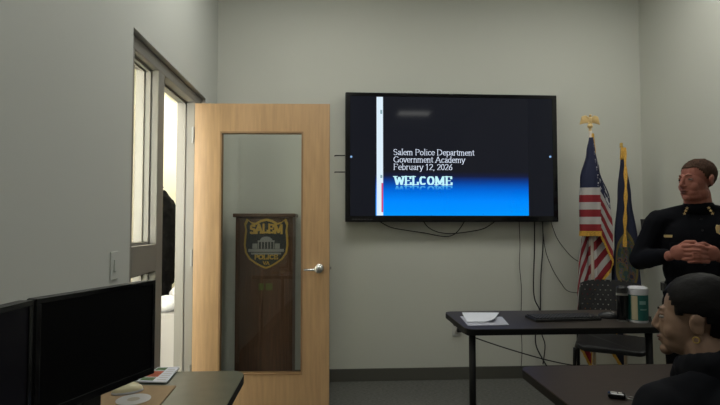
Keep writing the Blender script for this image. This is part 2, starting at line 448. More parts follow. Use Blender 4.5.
ceiling_light(-.1, -1.9, H, .3, .6, 3, LC, 'ceiling light panel at the back left of the room')
ceiling_light(-.12, 2.75, H, .6, .3, 8.6, LC, 'ceiling light panel in front of the display, on the doorway side')
ceiling_light(1.98, 2.75, H, .6, .3, 8.3, LC, 'ceiling light panel in front of the display, on the flag side')
wl = MB().box(-1.75, -1.15, 1.302, 1.312, .9, 2.4).build('hall_fill_pane', emit('hall_fill_glow', (1, 1, .93), 21)); struct(wl, 'unseen glowing pane added at the near end of the hallway to light the door', 'window')  # emitting pane added out of view to brighten the open door

# ------------------------------------------------------------------ the open door
da = math.radians(-2.2)
DW, DH = .932, 2.10
door = thing('door_1', 'light maple door with a tall glass pane, standing wide open', 'door', (-.935, 3.525, .008), da); door['kind'] = 'structure'
gx0, gx1, gz0, gz1 = .175, .750, .235, 1.905
lf = MB()
lf.box(0, gx0, -.0225, .0225, 0, DH).box(gx1, DW, -.0225, .0225, 0, DH).box(gx0, gx1, -.0225, .0225, 0, gz0).box(gx0, gx1, -.0225, .0225, gz1, DH)
lf.build('door_leaf', 'maple', door)
b = MB()
for y0, y1 in ((-.026, -.010), (.010, .026)):
    b.box(gx0, gx0+.012, y0, y1, gz0, gz1).box(gx1-.012, gx1, y0, y1, gz0, gz1).box(gx0+.012, gx1-.012, y0, y1, gz0, gz0+.012).box(gx0+.012, gx1-.012, y0, y1, gz1-.012, gz1)
b.build('glazing_bead', 'bead', door)
MB().box(gx0, gx1, -.003, .003, gz0, gz1).build('glass_pane', 'glass', door)
ed = MB().box(DW, DW+.0015, -.0225, .0225, 0, DH).build('door_edge', 'maple_edge', door)
kz = .958
lv = MB(); lv.lathe([(0.001, 0), (.034, 0), (.034, .006), (.026, .014), (.014, .018), (.012, .05), (.001, .052)], (DW-.07, -.0225, kz), axis='y')
lv.lathe([(0.001, .0), (.016, .0), (.020, .012), (.027, .026), (.030, .038), (.027, .050), (.016, .057), (.001, .059)], (DW-.07, -.045, kz), axis='y')
lv.build('door_knob', 'chrome', door, smooth=True, label='chrome door knob')
MB().chain([(DW-.07, -.075, kz-.004), (DW-.115, -.078, kz-.006), (DW-.165, -.074, kz-.006)], [.009, .0085, .007], 12).build('door_lever', 'chrome', door, smooth=True, label='chrome lever pointing towards the glass')
lv = MB(); lv.lathe([(0.001, 0), (.034, 0), (.034, -.006), (.026, -.014), (.014, -.018), (.014, -.03), (.027, -.045), (.027, -.07), (.001, -.078)], (DW-.07, .0225, kz), axis='y')
lv.build('door_knob', 'chrome', door, smooth=True)
lt = MB().box(DW+.0015, DW+.004, -.013, .013, kz-.03, kz+.03).box(DW+.004, DW+.014, -.007, .007, kz-.009, kz+.009)
lt.build('latch', 'steel', door, label='dark steel latch on the door edge')
for hz in (.25, 1.03, 1.88):
    hg = MB(); hg.tube([(-.008, -.026, hz-.055), (-.008, -.026, hz+.055)], .007, 12); hg.box(-.022, -.003, -.0235, -.0200, hz-.055, hz+.055)
    hg.box(-.0015, 0, -.024, .0225, hz-.055, hz+.055)
    hg.build('hinge', 'steel', door)

# ------------------------------------------------------------------ lectern behind the door
LY = 3.74
pL, pR = at(235, 300, LY), at(292.5, 300, LY)
lx0, lx1 = pL.x, pR.x; ltop = at(264, 213.5, LY).z
lc = thing('lectern', 'dark walnut wooden lectern with a police badge, behind the glass door', 'lectern', ((lx0+lx1)/2, LY+.15, 0))
hw = (lx1-lx0)/2
MB().box(-hw+.02, hw-.02, -.15+.004, .15, .06, ltop-.03).build('body', 'walnut', lc, bevel=.002)
MB().box(-hw, -hw+.03, -.152, .15, 0, ltop-.028).box(hw-.03, hw, -.152, .15, 0, ltop-.028).box(-hw+.03, hw-.03, -.151, -.13, 0, .10).build('frame', 'walnut', lc, bevel=.003)
MB().box(-hw-.02, hw+.02, -.17, .17, ltop-.028, ltop).build('top', 'walnut_top', lc, bevel=.006)
# badge in the lectern's own coordinates
def bxz(px, py):
    p = at(px, py, LY-.155); return (p.x-lc.location.x, p.z)
bc = bxz(263.5, 246)
sh = [(0, .205), (.045, .193), (.085, .170), (.118, .178), (.150, .205), (.168, .165), (.160, .120), (.166, .060), (.170, .0), (.160, -.06), (.128, -.110), (.075, -.148), (.03, -.172), (0, -.182)]
ks = .96
def shield(k, dz=0):
    R = [(bc[0]+x*k*ks, bc[1]+(z+dz)*k*ks) for x, z in sh]; L = [(bc[0]-x*k*ks, bc[1]+(z+dz)*k*ks) for x, z in sh[1:-1]][::-1]
    return R+L
yb = -.152
bdg = MB().prismy(shield(1), yb-.004, yb).build('badge', 'goldpaint', lc, label='shield badge with gold rim')
MB().prismy(shield(.91, -.001), yb-.0055, yb-.004).build('field', 'badge_dark', bdg)
def bz(v): return bc[1]+v*ks
t = MB()
def word(*a, **k): lettering(MB_ := MB(), *a, **k); return MB_.build('lettering', 'goldpaint', bdg)
word('SALEM', bc[0]-.118, bc[0]+.122, bz(.088), .062, yb-.0056, .24, .20, 0, bend=.006)
word('POLICE', bc[0]-.085, bc[0]+.088, bz(-.108), .032, yb-.0056, .26, .20, 0)
word('VA', bc[0]-.022, bc[0]+.024, bz(-.148), .022, yb-.0056, .22, .2, 0)
bl = MB()
def rb(x0, x1, z0, z1): bl.prismy([(bc[0]+x0, bz(z0)), (bc[0]+x1, bz(z0)), (bc[0]+x1, bz(z1)), (bc[0]+x0, bz(z1))], yb-.0075, yb-.0056)
bl.prismy([(bc[0]+x, bz(z)) for x, z in arc(0, .035, .045, .030, 0, 180)], yb-.0075, yb-.0056)
rb(-.062, .062, .024, .036)
for k in range(6): rb(-.060+k*.0225, -.053+k*.0225, -.028, .024)
rb(-.10, -.064, -.028, .012); rb(.064, .10, -.028, .012); rb(-.13, .13, -.052, -.030); rb(-.11, .11, -.072, -.058)
bl.build('building', 'badge_grey', bdg)
for a, b_ in ((255.5, 261), (263, 270)):
    q0, q1 = bxz(a, 293), bxz(b_, 286)
    MB().prismy([(q0[0], q0[1]), (q1[0], q0[1]), (q1[0], q1[1]), (q0[0], q1[1])], yb-.003, yb-.0005).build('sticker', 'green_gold', lc)

# ------------------------------------------------------------------ wall display
TY = 3.985
tl, br = at(345, 91, TY), at(557, 222.5, TY)
tx0, tx1 = at(345.3, 157, TY).x, at(557.6, 157, TY).x
tz1, tz0 = at(451, 93.6, TY).z, at(451, 222.0, TY).z
tv = thing('wall_display', 'large black wall mounted display showing a blue welcome slide', 'display', ((tx0+tx1)/2, TY, tz0))
MB().box(tx0, tx1, TY, TY+.075, tz0, tz1).build('housing', 'black', tv, world=True, bevel=.006)
sx0, sx1 = at(350.2, 157, TY).x, at(552.6, 157, TY).x
sz1, sz0 = at(451, 97.6, TY).z, at(451, 216.0, TY).z
MB().box(tx0+.004, tx1-.004, TY-.006, TY, sz1, tz1-.004).box(tx0+.004, tx1-.004, TY-.006, TY, tz0+.004, sz0).box(tx0+.004, sx0, TY-.006, TY, sz0, sz1).box(sx1, tx1-.004, TY-.006, TY, sz0, sz1).build('bezel', 'blackgloss', tv, world=True, bevel=.002)
MB().box(XL*0+at(415, 100, D).x, at(495, 100, D).x, TY+.075, D, 1.45, 1.9).build('wall_mount', 'blackmetal', tv, world=True)
# the lit panel: colours of the slide over the panel area, generated by position
m = bpy.data.materials.new('panel_glow'); m.use_nodes = True
nt = m.node_tree; nt.nodes.clear()
tc = nt.nodes.new('ShaderNodeTexCoord'); sp = nt.nodes.new('ShaderNodeSeparateXYZ'); nt.links.new(tc.outputs['Generated'], sp.inputs[0])
cr = nt.nodes.new('ShaderNodeValToRGB'); nt.links.new(sp.outputs['Z'], cr.inputs[0])
els = [(0, (.0, .30, 1.0)), (.12, (.0, .25, 1.0)), (.21, (.0, .14, .72)), (.285, (.003, .045, .28)), (.33, (.009, .013, .045)), (.37, (.010, .011, .016)), (1, (.012, .013, .017))]
cr.color_ramp.elements[0].position = 0; cr.color_ramp.elements[0].color = (*els[0][1], 1)
cr.color_ramp.elements[1].position = 1; cr.color_ramp.elements[1].color = (*els[-1][1], 1)
for p, c in els[1:-1]:
    e = cr.color_ramp.elements.new(p); e.color = (*c, 1)
em = nt.nodes.new('ShaderNodeEmission'); nt.links.new(cr.outputs[0], em.inputs[0])
gl = nt.nodes.new('ShaderNodeBsdfGlossy'); gl.inputs['Roughness'].default_value = .06; gl.inputs['Color'].default_value = (.010, .010, .010, 1)
ad = nt.nodes.new('ShaderNodeAddShader'); out = nt.nodes.new('ShaderNodeOutputMaterial')
nt.links.new(em.outputs[0], ad.inputs[0]); nt.links.new(gl.outputs[0], ad.inputs[1]); nt.links.new(ad.outputs[0], out.inputs[0])
slx0, slx1 = at(375.5, 157, TY).x, at(528.0, 157, TY).x
def dimpanel(name, col):
    mm = bpy.data.materials.new(name); mm.use_nodes = True
    n = mm.node_tree; bb = n.nodes['Principled BSDF']; bb.inputs['Base Color'].default_value = (.004, .004, .005, 1); bb.inputs['Roughness'].default_value = .12
    bb.inputs['Specular IOR Level'].default_value = .12
    bb.inputs['Emission Color'].default_value = (*col, 1); bb.inputs['Emission Strength'].default_value = 1; return mm
scr = MB().box(sx0, sx1, TY-.003, TY, sz0, sz1).build('screen', dimpanel('panel_dark', (.007, .008, .012)), tv, world=True)
MB().box(slx0, slx1, TY-.0036, TY-.0031, sz0+.003, sz1-.001).build('slide', m, scr, world=True)
bx0, bx1 = at(376.6, 157, TY).x, at(383.0, 157, TY).x
MB().box(bx0, bx1, TY-.0042, TY-.0037, sz0+.004, sz1-.004).build('slide_bar', emit('bar_white', (.74, .88, .98), 1), scr, world=True)
MB().box(at(381.3, 157, TY).x, bx1, TY-.0047, TY-.0043, sz0+.03, at(381, 183, TY).z).build('slide_stripe', emit('bar_red', (.62, .08, .20), 1), scr, world=True)
MB().box(at(380.3, 157, TY).x, bx1-.006, TY-.0047, TY-.0043, at(381, 114, TY).z, at(381, 110, TY).z).build('slide_mark', emit('bar_mark', (.25, .40, .45), 1), scr, world=True)
MB().box(at(380.3, 157, TY).x, bx1-.006, TY-.0047, TY-.0043, at(381, 178, TY).z, at(381, 175, TY).z).build('slide_mark', emit('bar_mark', (.25, .40, .45), 1), scr, world=True)
wt = emit('text_white', (.72, .80, .95), 1)
YT = TY-.0037
for s, a, b_, yb_ in (('Salem Police Department', 393.2, 474.3, 155.3), ('Government Academy', 393.2, 465, 162.6), ('February 12, 2026', 393.2, 452.5, 170.0)):
    t = MB(); p0, p1 = at(a, yb_, TY), at(b_, yb_, TY)
    lettering(t, s, p0.x, p1.x, at(430, yb_, TY).z, .0475, YT, .095, .05, .05, thick=.0006)
    t.build('slide_text', wt, scr, world=True)
p0, p1 = at(394.0, 185.0, TY), at(452.6, 185.0, TY)
t = MB(); lettering(t, 'WELCOME', p0.x, p1.x, p0.z, .072, YT-.0001, .23, .09, 0, thick=.0006, G=G2)
t.build('slide_title', emit('title_white', (.55, .93, 1.0), 1), scr, world=True)
# mirrored title, fading downward, as the slide shows it
m2 = bpy.data.materials.new('title_mirror'); m2.use_nodes = True
nt = m2.node_tree; nt.nodes.clear()
tc = nt.nodes.new('ShaderNodeTexCoord'); sp = nt.nodes.new('ShaderNodeSeparateXYZ'); nt.links.new(tc.outputs['Generated'], sp.inputs[0])
cr = nt.nodes.new('ShaderNodeValToRGB'); nt.links.new(sp.outputs['Z'], cr.inputs[0])
cr.color_ramp.elements[0].position = .35; cr.color_ramp.elements[0].color = (.0, .15, .70, 1)
cr.color_ramp.elements[1].position = 1; cr.color_ramp.elements[1].color = (.10, .50, .85, 1)
em = nt.nodes.new('ShaderNodeEmission'); out = nt.nodes.new('ShaderNodeOutputMaterial')
nt.links.new(cr.outputs[0], em.inputs[0]); nt.links.new(em.outputs[0], out.inputs[0])
t = MB(); lettering(t, 'WELCOME', p0.x, p1.x, p0.z-.008, .048, YT-.0001, .28, .10, 0, flip=True, thick=.0006, G=G2)
t.build('slide_title_reflection', m2, scr, world=True)
for px_ in (351.2, 550.0):
    p = at(px_, 156.8, TY); MB().lathe([(.001, 0), (.009, 0), (.009, .002), (.001, .002)], (p.x, TY-.0035, p.z), axis='y', seg=14).build('indicator', emit('indicator_glow', (.25, .45, .75), 1), tv, world=True)
lo = MB()
for k in range(7):
    a = at(352+k*3.0, 219.3, TY); lo.box(a.x, a.x+.017, TY-.0072, TY-.0062, a.z-.004, a.z+.004)
lo.build('bezel_marking', mat('faint_grey', (.05, .05, .05), .5), tv, world=True)
a = at(451, 94.6, TY); MB().box(a.x-.018, a.x+.018, TY-.0075, TY-.0062, a.z-.004, a.z+.004).build('sensor', mat('sensor_grey', (.03, .03, .03), .3), tv, world=True)
for yy in (155.5, 172):
    a, b_ = at(335, yy, 4.05), at(347, yy, 4.05)
    MB().tube([(a.x, 4.05, a.z), (b_.x, 4.05, b_.z)], .0045, 8).tube([(a.x, 4.05, a.z), (a.x, D, a.z)], .0045, 8).build('side_bracket', 'blackmetal', tv, world=True)

def smoothpts(P, n=6):
    P = [Vector(p) for p in P]; out = []
    for i in range(len(P)-1):
        p0, p1, p2, p3 = P[max(i-1, 0)], P[i], P[i+1], P[min(i+2, len(P)-1)]
        for k in range(n):
            t = k/n
            out.append(.5*((2*p1)+(p2-p0)*t+(2*p0-5*p1+4*p2-p3)*t*t+(3*p1-p0-3*p2+p3)*t**3))
    return out+[P[-1]]
def cable(pix, label, r=.0042, Y=4.06, cat='cable', name='cable'):
    P = smoothpts([at(x, y, Y if not isinstance(Y, list) else Y[i]) for i, (x, y) in enumerate(pix)])
    return tag(MB().tube(P, r, 8).build(name, 'cable', smooth=True), label, cat)
cable([(376, 219), (390, 227), (408, 230.5), (425, 233), (440, 236), (450, 236), (458, 231), (466, 219)], 'black cable in a long loop under the left half of the display')
cable([(422, 219), (428, 227), (438, 232), (452, 233.5), (470, 231.5), (485, 228), (498, 219)], 'black cable sagging below the middle of the display', Y=4.05)
cable([(519, 219), (520, 245), (519.5, 265), (521.5, 290), (521, 320), (522, 350), (521, 368)], 'thin black cable hanging straight down, leftmost of the hanging cables', r=.003)
cable([(534.5, 219), (534.5, 250), (533.5, 285), (535, 300), (540, 312), (536, 330), (536, 345), (542, 358), (548, 368)], 'black cable hanging from the display, kinked just above the table', r=.0055)
cable([(542.5, 219), (543, 245), (541, 275), (540.5, 300), (541, 330), (545, 345), (543, 364)], 'black cable hanging down to the right of the kinked one', r=.0045, Y=4.075)
cable([(542, 219), (545, 248), (552, 268), (561, 283), (568, 291), (580, 293), (590, 292)], 'thin black cable bowing right towards the flags, lower one', r=.003)
cable([(550, 219), (557, 238), (568, 253), (576, 260), (585, 264), (592, 266)], 'thin black cable bowing right towards the flags, upper one', r=.003)

# outlet and power cord
oc = at(456.5, 329, D)
ol = thing('wall_outlet', 'white wall outlet low on the wall behind the table end', 'outlet', (oc.x, D, oc.z))
MB().box(-.036, .036, -.007, 0, -.058, .058).build('cover_plate', 'switch', ol, bevel=.003)
MB().lathe([(.001, .007), (.017, .007), (.017, .0085), (.001, .0085)], (0, 0, .026), axis='y', seg=16).lathe([(.001, .007), (.017, .007), (.017, .0085), (.001, .0085)], (0, 0, -.024), axis='y', seg=16).build('socket', 'lightgrey', ol)
pc = thing('power_cord', 'black power cord from the wall outlet sagging behind the table', 'cord', (oc.x+.01, D-.01, oc.z-.024))
p = at(459, 330, 4.07)
MB().box(p.x-.018, p.x+.018, 4.045, 4.08, p.z-.015, p.z+.015).build('plug', 'cable', pc, world=True, bevel=.004)
MB().tube(smoothpts([at(459, 330, 4.045), at(468, 335, 4.03), at(490, 343, 4.0), (at(515, 351, 3.98)), at(545, 359.5, 3.95), at(572, 365, 3.9), at(595, 366, 3.9), at(606, 371, 3.9)]), .0048, 8).build('wire', 'cable', pc, world=True, smooth=True)

# light switch on the left wall
sw = thing('light_switch', 'pale light switch plate on the left wall above the monitor', 'light switch', (XL, 2.19, 1.10))
MB().box(0, .006, -.037, .037, -.06, .06).build('cover_plate', 'wall_l', sw, bevel=.003)
MB().box(.006, .011, -.012, .012, -.026, .026).build('rocker', 'wall_l', sw, bevel=.002)

# ------------------------------------------------------------------ flags
def eagle(parent, z):
    e = MB()
    e.lathe([(.001, 0), (.012, 0), (.009, .01), (.013, .018), (.007, .028), (.016, .036), (.022, .050), (.016, .064), (.006, .070), (.001, .071)], (0, 0, z), seg=18)
    e.ell((0, 0, z+.098), (.014, .016, .032)); e.ell((0, -.006, z+.132), (.0095, .011, .011)); e.cap((0, -.014, z+.132), (0, -.024, z+.127), .004, .0015)
    e.cap((0, .006, z+.08), (0, .014, z+.058), .010, .012)
    for s in (-1, 1):
        for k in range(7):
            t = k/6
            a = (s*(.010+.052*t), .002, z+.112+.016*math.sin(t*PI*.8))
            b_ = (s*(.018+.060*t), .004, z+.078-.012*t*t)
            e.cap(a, b_, .0065, .0045, 8)
        e.cap((s*.008, 0, z+.112), (s*.036, .002, z+.130), .008, .007); e.cap((s*.036, .002, z+.130), (s*.066, .004, z+.112), .007, .005)
        e.cap((s*.006, -.004, z+.082), (s*.008, -.006, z+.068), .006, .005)
    return e.build('eagle_finial', 'brass', parent, smooth=True, label='gold spread eagle on a ball')
def interp(K, u):
    for a, b_ in zip(K, K[1:]):
        if u <= b_[0]:
            t = (u-a[0])/(b_[0]-a[0]); t = t*t*(3-2*t)
            return [a[i]+(b_[i]-a[i])*t for i in range(1, len(a))]
    return list(K[-1][1:])
def flag_cloth(parent, name, m, K, ztop, Hh, prof, nu=150, nv=60, fringe=True, fr_w=.035, amp=.006):
    def pos(u, v):
        x, y, dr = interp(K, u)
        s = interp(prof, v)[0]
        rip = amp*math.sin(u*70+v*3)*min(1, v*3)
        return Vector((x*s+rip*.3, y*(.35+.65*s)+rip, ztop - v*Hh*(1-.0*u) - dr*min(1, .55+v*.45) ))
    bm = bmesh.new(); uvl = bm.loops.layers.uv.new('UVMap')
    V = [[bm.verts.new(pos(i/nu, j/nv)) for j in range(nv+1)] for i in range(nu+1)]
    for i in range(nu):
        for j in range(nv):
            f = bm.faces.new((V[i][j], V[i+1][j], V[i+1][j+1], V[i][j+1])); f.smooth = True
            for l, (a, b_) in zip(f.loops, ((i, j), (i+1, j), (i+1, j+1), (i, j+1))): l[uvl].uv = (a/nu, 1-b_/nv)
    mb = MB(); mb.bm.free(); mb.bm = bm
    o = mb.build(name, m, parent)
    so = o.modifiers.new('solid', 'SOLIDIFY'); so.thickness = .0016
    if fringe:
        g = MB(); r1, r2 = [], []
        path = [(i/nu, 1.0) for i in range(nu+1)] + [(1.0, 1-j/nv) for j in range(1, nv+1)]
        for k, (u, v) in enumerate(path):
            p = pos(u, v); dn = Vector((0, 0, -fr_w)) if v == 1.0 else Vector((.006, -.004, -fr_w*.8))
            r1.append(g.bm.verts.new(p+Vector((0, -.001, .004)))); r2.append(g.bm.verts.new(p+dn+Vector((.002*math.sin(k*2.1), .002*math.cos(k*1.7), 0))))
        for a in range(len(path)-1):
            g.bm.faces.new((r1[a], r1[a+1], r2[a+1], r2[a]))
        fo_ = g.build('fringe', 'fringe', o, label='gold fringe')
        so = fo_.modifiers.new('solid', 'SOLIDIFY'); so.thickness = .003
    return o
def flag_base(parent):
    MB().lathe([(.001, 0), (.14, 0), (.14, .012), (.10, .03), (.04, .045), (.026, .09), (.022, .11), (.001, .11)]).build('base', 'gold', parent, smooth=False)

# national flag
m_us, nt, bs, sp, M_, mix = uvgraph('flag_stripes')
U, Vv = sp.outputs['X'], sp.outputs['Y']
st = M_('GREATER_THAN', M_('FRACT', M_('MULTIPLY', M_('ADD', Vv, .0), 6.5)), .5)
# stripes count from the bottom: red first
stripe = mix(st, (.22, .008, .016), (.42, .40, .39))
can = M_('MULTIPLY', M_('LESS_THAN', U, .52), M_('GREATER_THAN', Vv, .4615))
su = M_('SUBTRACT', M_('FRACT', M_('MULTIPLY', U, 10.0)), .5)
sv = M_('SUBTRACT', M_('FRACT', M_('MULTIPLY', M_('SUBTRACT', Vv, .4615), 12.0)), .5)
ang = M_('ARCTAN2', su, sv)
rad = M_('SQRT', M_('ADD', M_('MULTIPLY', su, su), M_('MULTIPLY', sv, sv)))
lim = M_('ADD', .30, M_('MULTIPLY', M_('COSINE', M_('MULTIPLY', ang, 5)), .10))
star = M_('LESS_THAN', rad, lim)
blue = mix(star, (.008, .012, .045), (.42, .42, .44))
blue = mix(M_('MULTIPLY', star, M_('GREATER_THAN', U, .27)), (.008, .012, .045), (.42, .42, .44))
nt.links.new(mix(can, stripe, blue), bs.inputs['Base Color'])
FY = 3.80
zt = at(590, 131, FY).z
pf = at(591.5, 200, FY)
us = thing('flag', 'national flag with red and white stripes on a gold eagle pole', 'flag', (pf.x, FY, 0))
MB().tube([(0, 0, .05), (0, 0, zt)], .0125, 14).build('pole', 'pole', us, smooth=True)
eagle(us, zt-.012)
flag_base(us)
KU = [(0, .012, -.012, 0), (.10, -.112, -.02, .0), (.13, -.118, -.045, .0), (.30, .03, -.078, .0), (.34, .040, -.060, .02), (.50, .135, -.055, .22), (.55, .128, -.03, .28), (.66, .02, -.022, .42), (.72, -.02, .028, .50), (.82, -.095, .02, .72), (.88, -.105, .04, .86), (1.0, .0, .05, 1.05)]
PR = [(0, .16), (.15, .36), (.45, .88), (.7, 1.0), (1, 1.0)]
flag_cloth(us, 'flag_cloth', m_us, KU, zt-.055, .735, PR)
MB().cap((.014, -.01, zt-.03), (.012, -.012, zt-.115), .011, .013).cap((.018, -.012, zt-.05), (.024, -.016, zt-.17), .006, .009).build('tassel', 'fringe', us, smooth=True)

# state flag
m_st, nt, bs, sp, M_, mix = uvgraph('state_flag_blue')
U, Vv = sp.outputs['X'], sp.outputs['Y']
du = M_('MULTIPLY', M_('SUBTRACT', U, .31), 1.5); dv = M_('SUBTRACT', Vv, .25)
rr = M_('SQRT', M_('ADD', M_('MULTIPLY', du, du), M_('MULTIPLY', dv, dv)))
ns = nt.nodes.new('ShaderNodeTexNoise'); ns.inputs['Scale'].default_value = 22; ns.inputs['Detail'].default_value = 2
uvn = [n for n in nt.nodes if n.type == 'UVMAP'][0]; nt.links.new(uvn.outputs[0], ns.inputs['Vector'])
cr = nt.nodes.new('ShaderNodeValToRGB'); nt.links.new(ns.outputs['Fac'], cr.inputs[0])
cr.color_ramp.interpolation = 'CONSTANT'
cr.color_ramp.elements[0].position = 0; cr.color_ramp.elements[0].color = (.02, .05, .05, 1)
cr.color_ramp.elements[1].position = .44; cr.color_ramp.elements[1].color = (.10, .09, .02, 1)
for p_, c_ in ((.5, (.06, .07, .10)), (.56, (.16, .08, .03)), (.64, (.02, .02, .05))):
    e = cr.color_ramp.elements.new(p_); e.color = (*c_, 1)
base = mix(M_('LESS_THAN', rr, .19), (.010, .014, .040), cr.outputs[0])
ring = M_('MULTIPLY', M_('LESS_THAN', rr, .215), M_('GREATER_THAN', rr, .19))
nt.links.new(mix(ring, base, (.16, .12, .03)), bs.inputs['Base Color'])
zs = at(622, 147, FY).z
pf2 = at(622.5, 200, FY+.02)
sf = thing('flag', 'dark blue state flag with gold fringe, hanging beside the striped flag', 'flag', (pf2.x, FY+.02, 0))
MB().tube([(0, 0, .05), (0, 0, zs)], .0125, 14).build('pole', 'pole', sf, smooth=True)
MB().lathe([(.001, 0), (.013, 0), (.014, .012), (.009, .018), (.013, .026), (.012, .034), (.001, .040)], (0, 0, zs-.002), seg=16).build('finial', 'gold', sf, smooth=True)
flag_base(sf)
MB().cap((-.006, -.018, zs-.01), (-.014, -.022, zs-.09), .010, .013).build('tassel', 'fringe', sf, smooth=True)
KS = [(0, .012, -.012, 0), (.12, -.10, -.02, .0), (.16, -.098, -.045, .0), (.28, -.01, -.075, .0), (.33, .0, -.05, .0), (.48, .100, -.055, .03), (.54, .105, -.02, .08), (.70, .0, -.012, .16), (.75, -.03, .02, .22), (.88, -.10, .03, .40), (1.0, .03, .045, .60)]
PS = [(0, .10), (.3, .48), (.6, .85), (1, 1.05)]
sc_ = flag_cloth(sf, 'flag_cloth', m_st, KS, zs-.03, 1.15, PS)
fs = MB(); r1, r2 = [], []
for k in range(41):
    t_ = k/40; z = zs-.005 - t_*.78; w_ = .010+.004*math.sin(k*.7)
    cx_ = .006+.006*math.sin(t_*5)-.010*t_
    y_ = -.028-.070*min(1, t_*1.9)
    cx_ += .55*(y_+.028)
    r1.append(fs.bm.verts.new((cx_-w_, y_, z))); r2.append(fs.bm.verts.new((cx_+w_, y_-.006, z)))
for k in range(40): fs.bm.faces.new((r1[k], r2[k], r2[k+1], r1[k+1]))
o = fs.build('fringe', 'fringe', sc_, label='gold fringe folded down the front of the blue cloth'); so = o.modifiers.new('solid', 'SOLIDIFY'); so.thickness = .006

# wooden wall shelf with a black speaker behind the officer
sh0 = at(633, 240, 3.98); sh1 = at(668, 240, 3.98)
sxr = min(sh1.x, XR-.01)
shf = thing('wall_shelf', 'dark wooden shelf on the wall between the flag and the officer', 'shelf', ((sh0.x+sxr)/2, D, sh0.z))
MB().box(sh0.x, sxr, 3.93, D, sh0.z-.03, sh0.z).build('board', 'tan_wood', shf, world=True, bevel=.003)
for xx in (sh0.x+.03, sxr-.05): MB().prism([(0, 0), (.02, 0), (.02, .13), (0, .13)], 0, .1).xf(Matrix.Translation((xx, D-.135, sh0.z-.13))).build('bracket', 'tan_wood', shf, world=True)
bk0, bk1 = at(644.5, 219, 3.99), at(654, 240, 3.99)
spk = thing('speaker', 'small black speaker standing on the wooden wall shelf', 'speaker', ((bk0.x+bk1.x)/2, 4.01, sh0.z))
MB().prismy([(bk0.x+.015, sh0.z), (bk1.x-.012, sh0.z), (bk1.x, bk0.z), (bk0.x, bk0.z)], 3.97, 4.05).build('body', 'black', spk, world=True, bevel=.004)
MB().box(bk0.x+.022, bk1.x-.022, 3.967, 3.97, sh0.z+.03, bk0.z-.02).build('grille', 'fabric_black', spk, world=True)

# ------------------------------------------------------------------ table at the front
TZ = .74
tA = atz(450, 312, TZ); tB = atz(468, 329.5, TZ)
ty0, ty1 = tB.y, tA.y+.02
txl, txr = tA.x-.0, at(653, 328, tB.y).x+.07
ft = thing('table', 'dark topped table holding the papers, keyboard and wipes', 'table', ((txl+txr)/2, (ty0+ty1)/2, 0))
poly = rrect(tB.x-.005, txr, ty0, ty1, .05, corners=(1, 1, 1, 1))
MB().prism(poly, TZ-.004, TZ).build('tabletop', 'tabletop', ft, world=True)
MB().prism(rrect(tB.x-.006, txr+.001, ty0-.001, ty1+.001, .05), TZ-.032, TZ-.004).build('edge_band', 'edge', ft, world=True, bevel=.002)
lp = at(472.3, 345, ty0+.05)
for (x, y) in ((lp.x, ty0+.05), (txr-.06, ty0+.05), (lp.x*(ty1-.06)/(ty0+.05), ty1-.06), ((txr-.06)*(ty1-.06)/(ty0+.05), ty1-.06)):
    L = MB().tube([(x, y, .012), (x, y, TZ-.034)], .0175, 16).build('leg', 'blackmetal', ft, world=True, smooth=True)
    MB().lathe([(.001, 0), (.024, 0), (.024, .008), (.018, .013), (.001, .013)], (x, y, 0), seg=16).build('foot', 'black', L, world=True)
MB().box(lp.x, txr-.06, ty1-.09, ty1-.06, TZ-.07, TZ-.033).build('apron', 'blackmetal', ft, world=True)

# papers
def sheet(name, quad, z, m, lift=None, parent=None, curl=0, th=.0012, nx=10, ny=6):
    g = MB(); q = [Vector((v.x, v.y, z)) for v in quad]
    def P(a, b_):
        p = (q[0]*(1-a)+q[1]*a)*(1-b_) + (q[3]*(1-a)+q[2]*a)*b_
        p.z += curl*(max(0, a-.55)/.45)**2*(1-b_)
        return p
    T = [[g.bm.verts.new(P(i/nx, j/ny)+Vector((0, 0, th))) for j in range(ny+1)] for i in range(nx+1)]
    Bm = [[g.bm.verts.new(P(i/nx, j/ny)) for j in range(ny+1)] for i in range(nx+1)]
    for i in range(nx):
        for j in range(ny):
            g.bm.faces.new((T[i][j], T[i+1][j], T[i+1][j+1], T[i][j+1])); g.bm.faces.new((Bm[i][j], Bm[i][j+1], Bm[i+1][j+1], Bm[i+1][j]))
    for i in range(nx):
        g.bm.faces.new((T[i][0], Bm[i][0], Bm[i+1][0], T[i+1][0])); g.bm.faces.new((T[i][ny], T[i+1][ny], Bm[i+1][ny], Bm[i][ny]))
    for j in range(ny):
        g.bm.faces.new((T[0][j], T[0][j+1], Bm[0][j+1], Bm[0][j])); g.bm.faces.new((T[nx][j], Bm[nx][j], Bm[nx][j+1], T[nx][j+1]))
    return g.build(name, m, parent, smooth=False)
q = [atz(x, y, TZ) for x, y in ((468, 326), (509, 325), (502, 317), (460, 316.5))]
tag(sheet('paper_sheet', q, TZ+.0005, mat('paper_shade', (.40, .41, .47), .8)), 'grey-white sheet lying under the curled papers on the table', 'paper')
q = [atz(x, y, TZ) for x, y in ((467, 323), (495, 322.8), (499, 313.8), (462, 313.6))]
tag(sheet('paper_sheet', q, TZ+.0035, 'paper', curl=.018, th=.004), 'curling white papers, topmost in the pile on the table', 'paper')

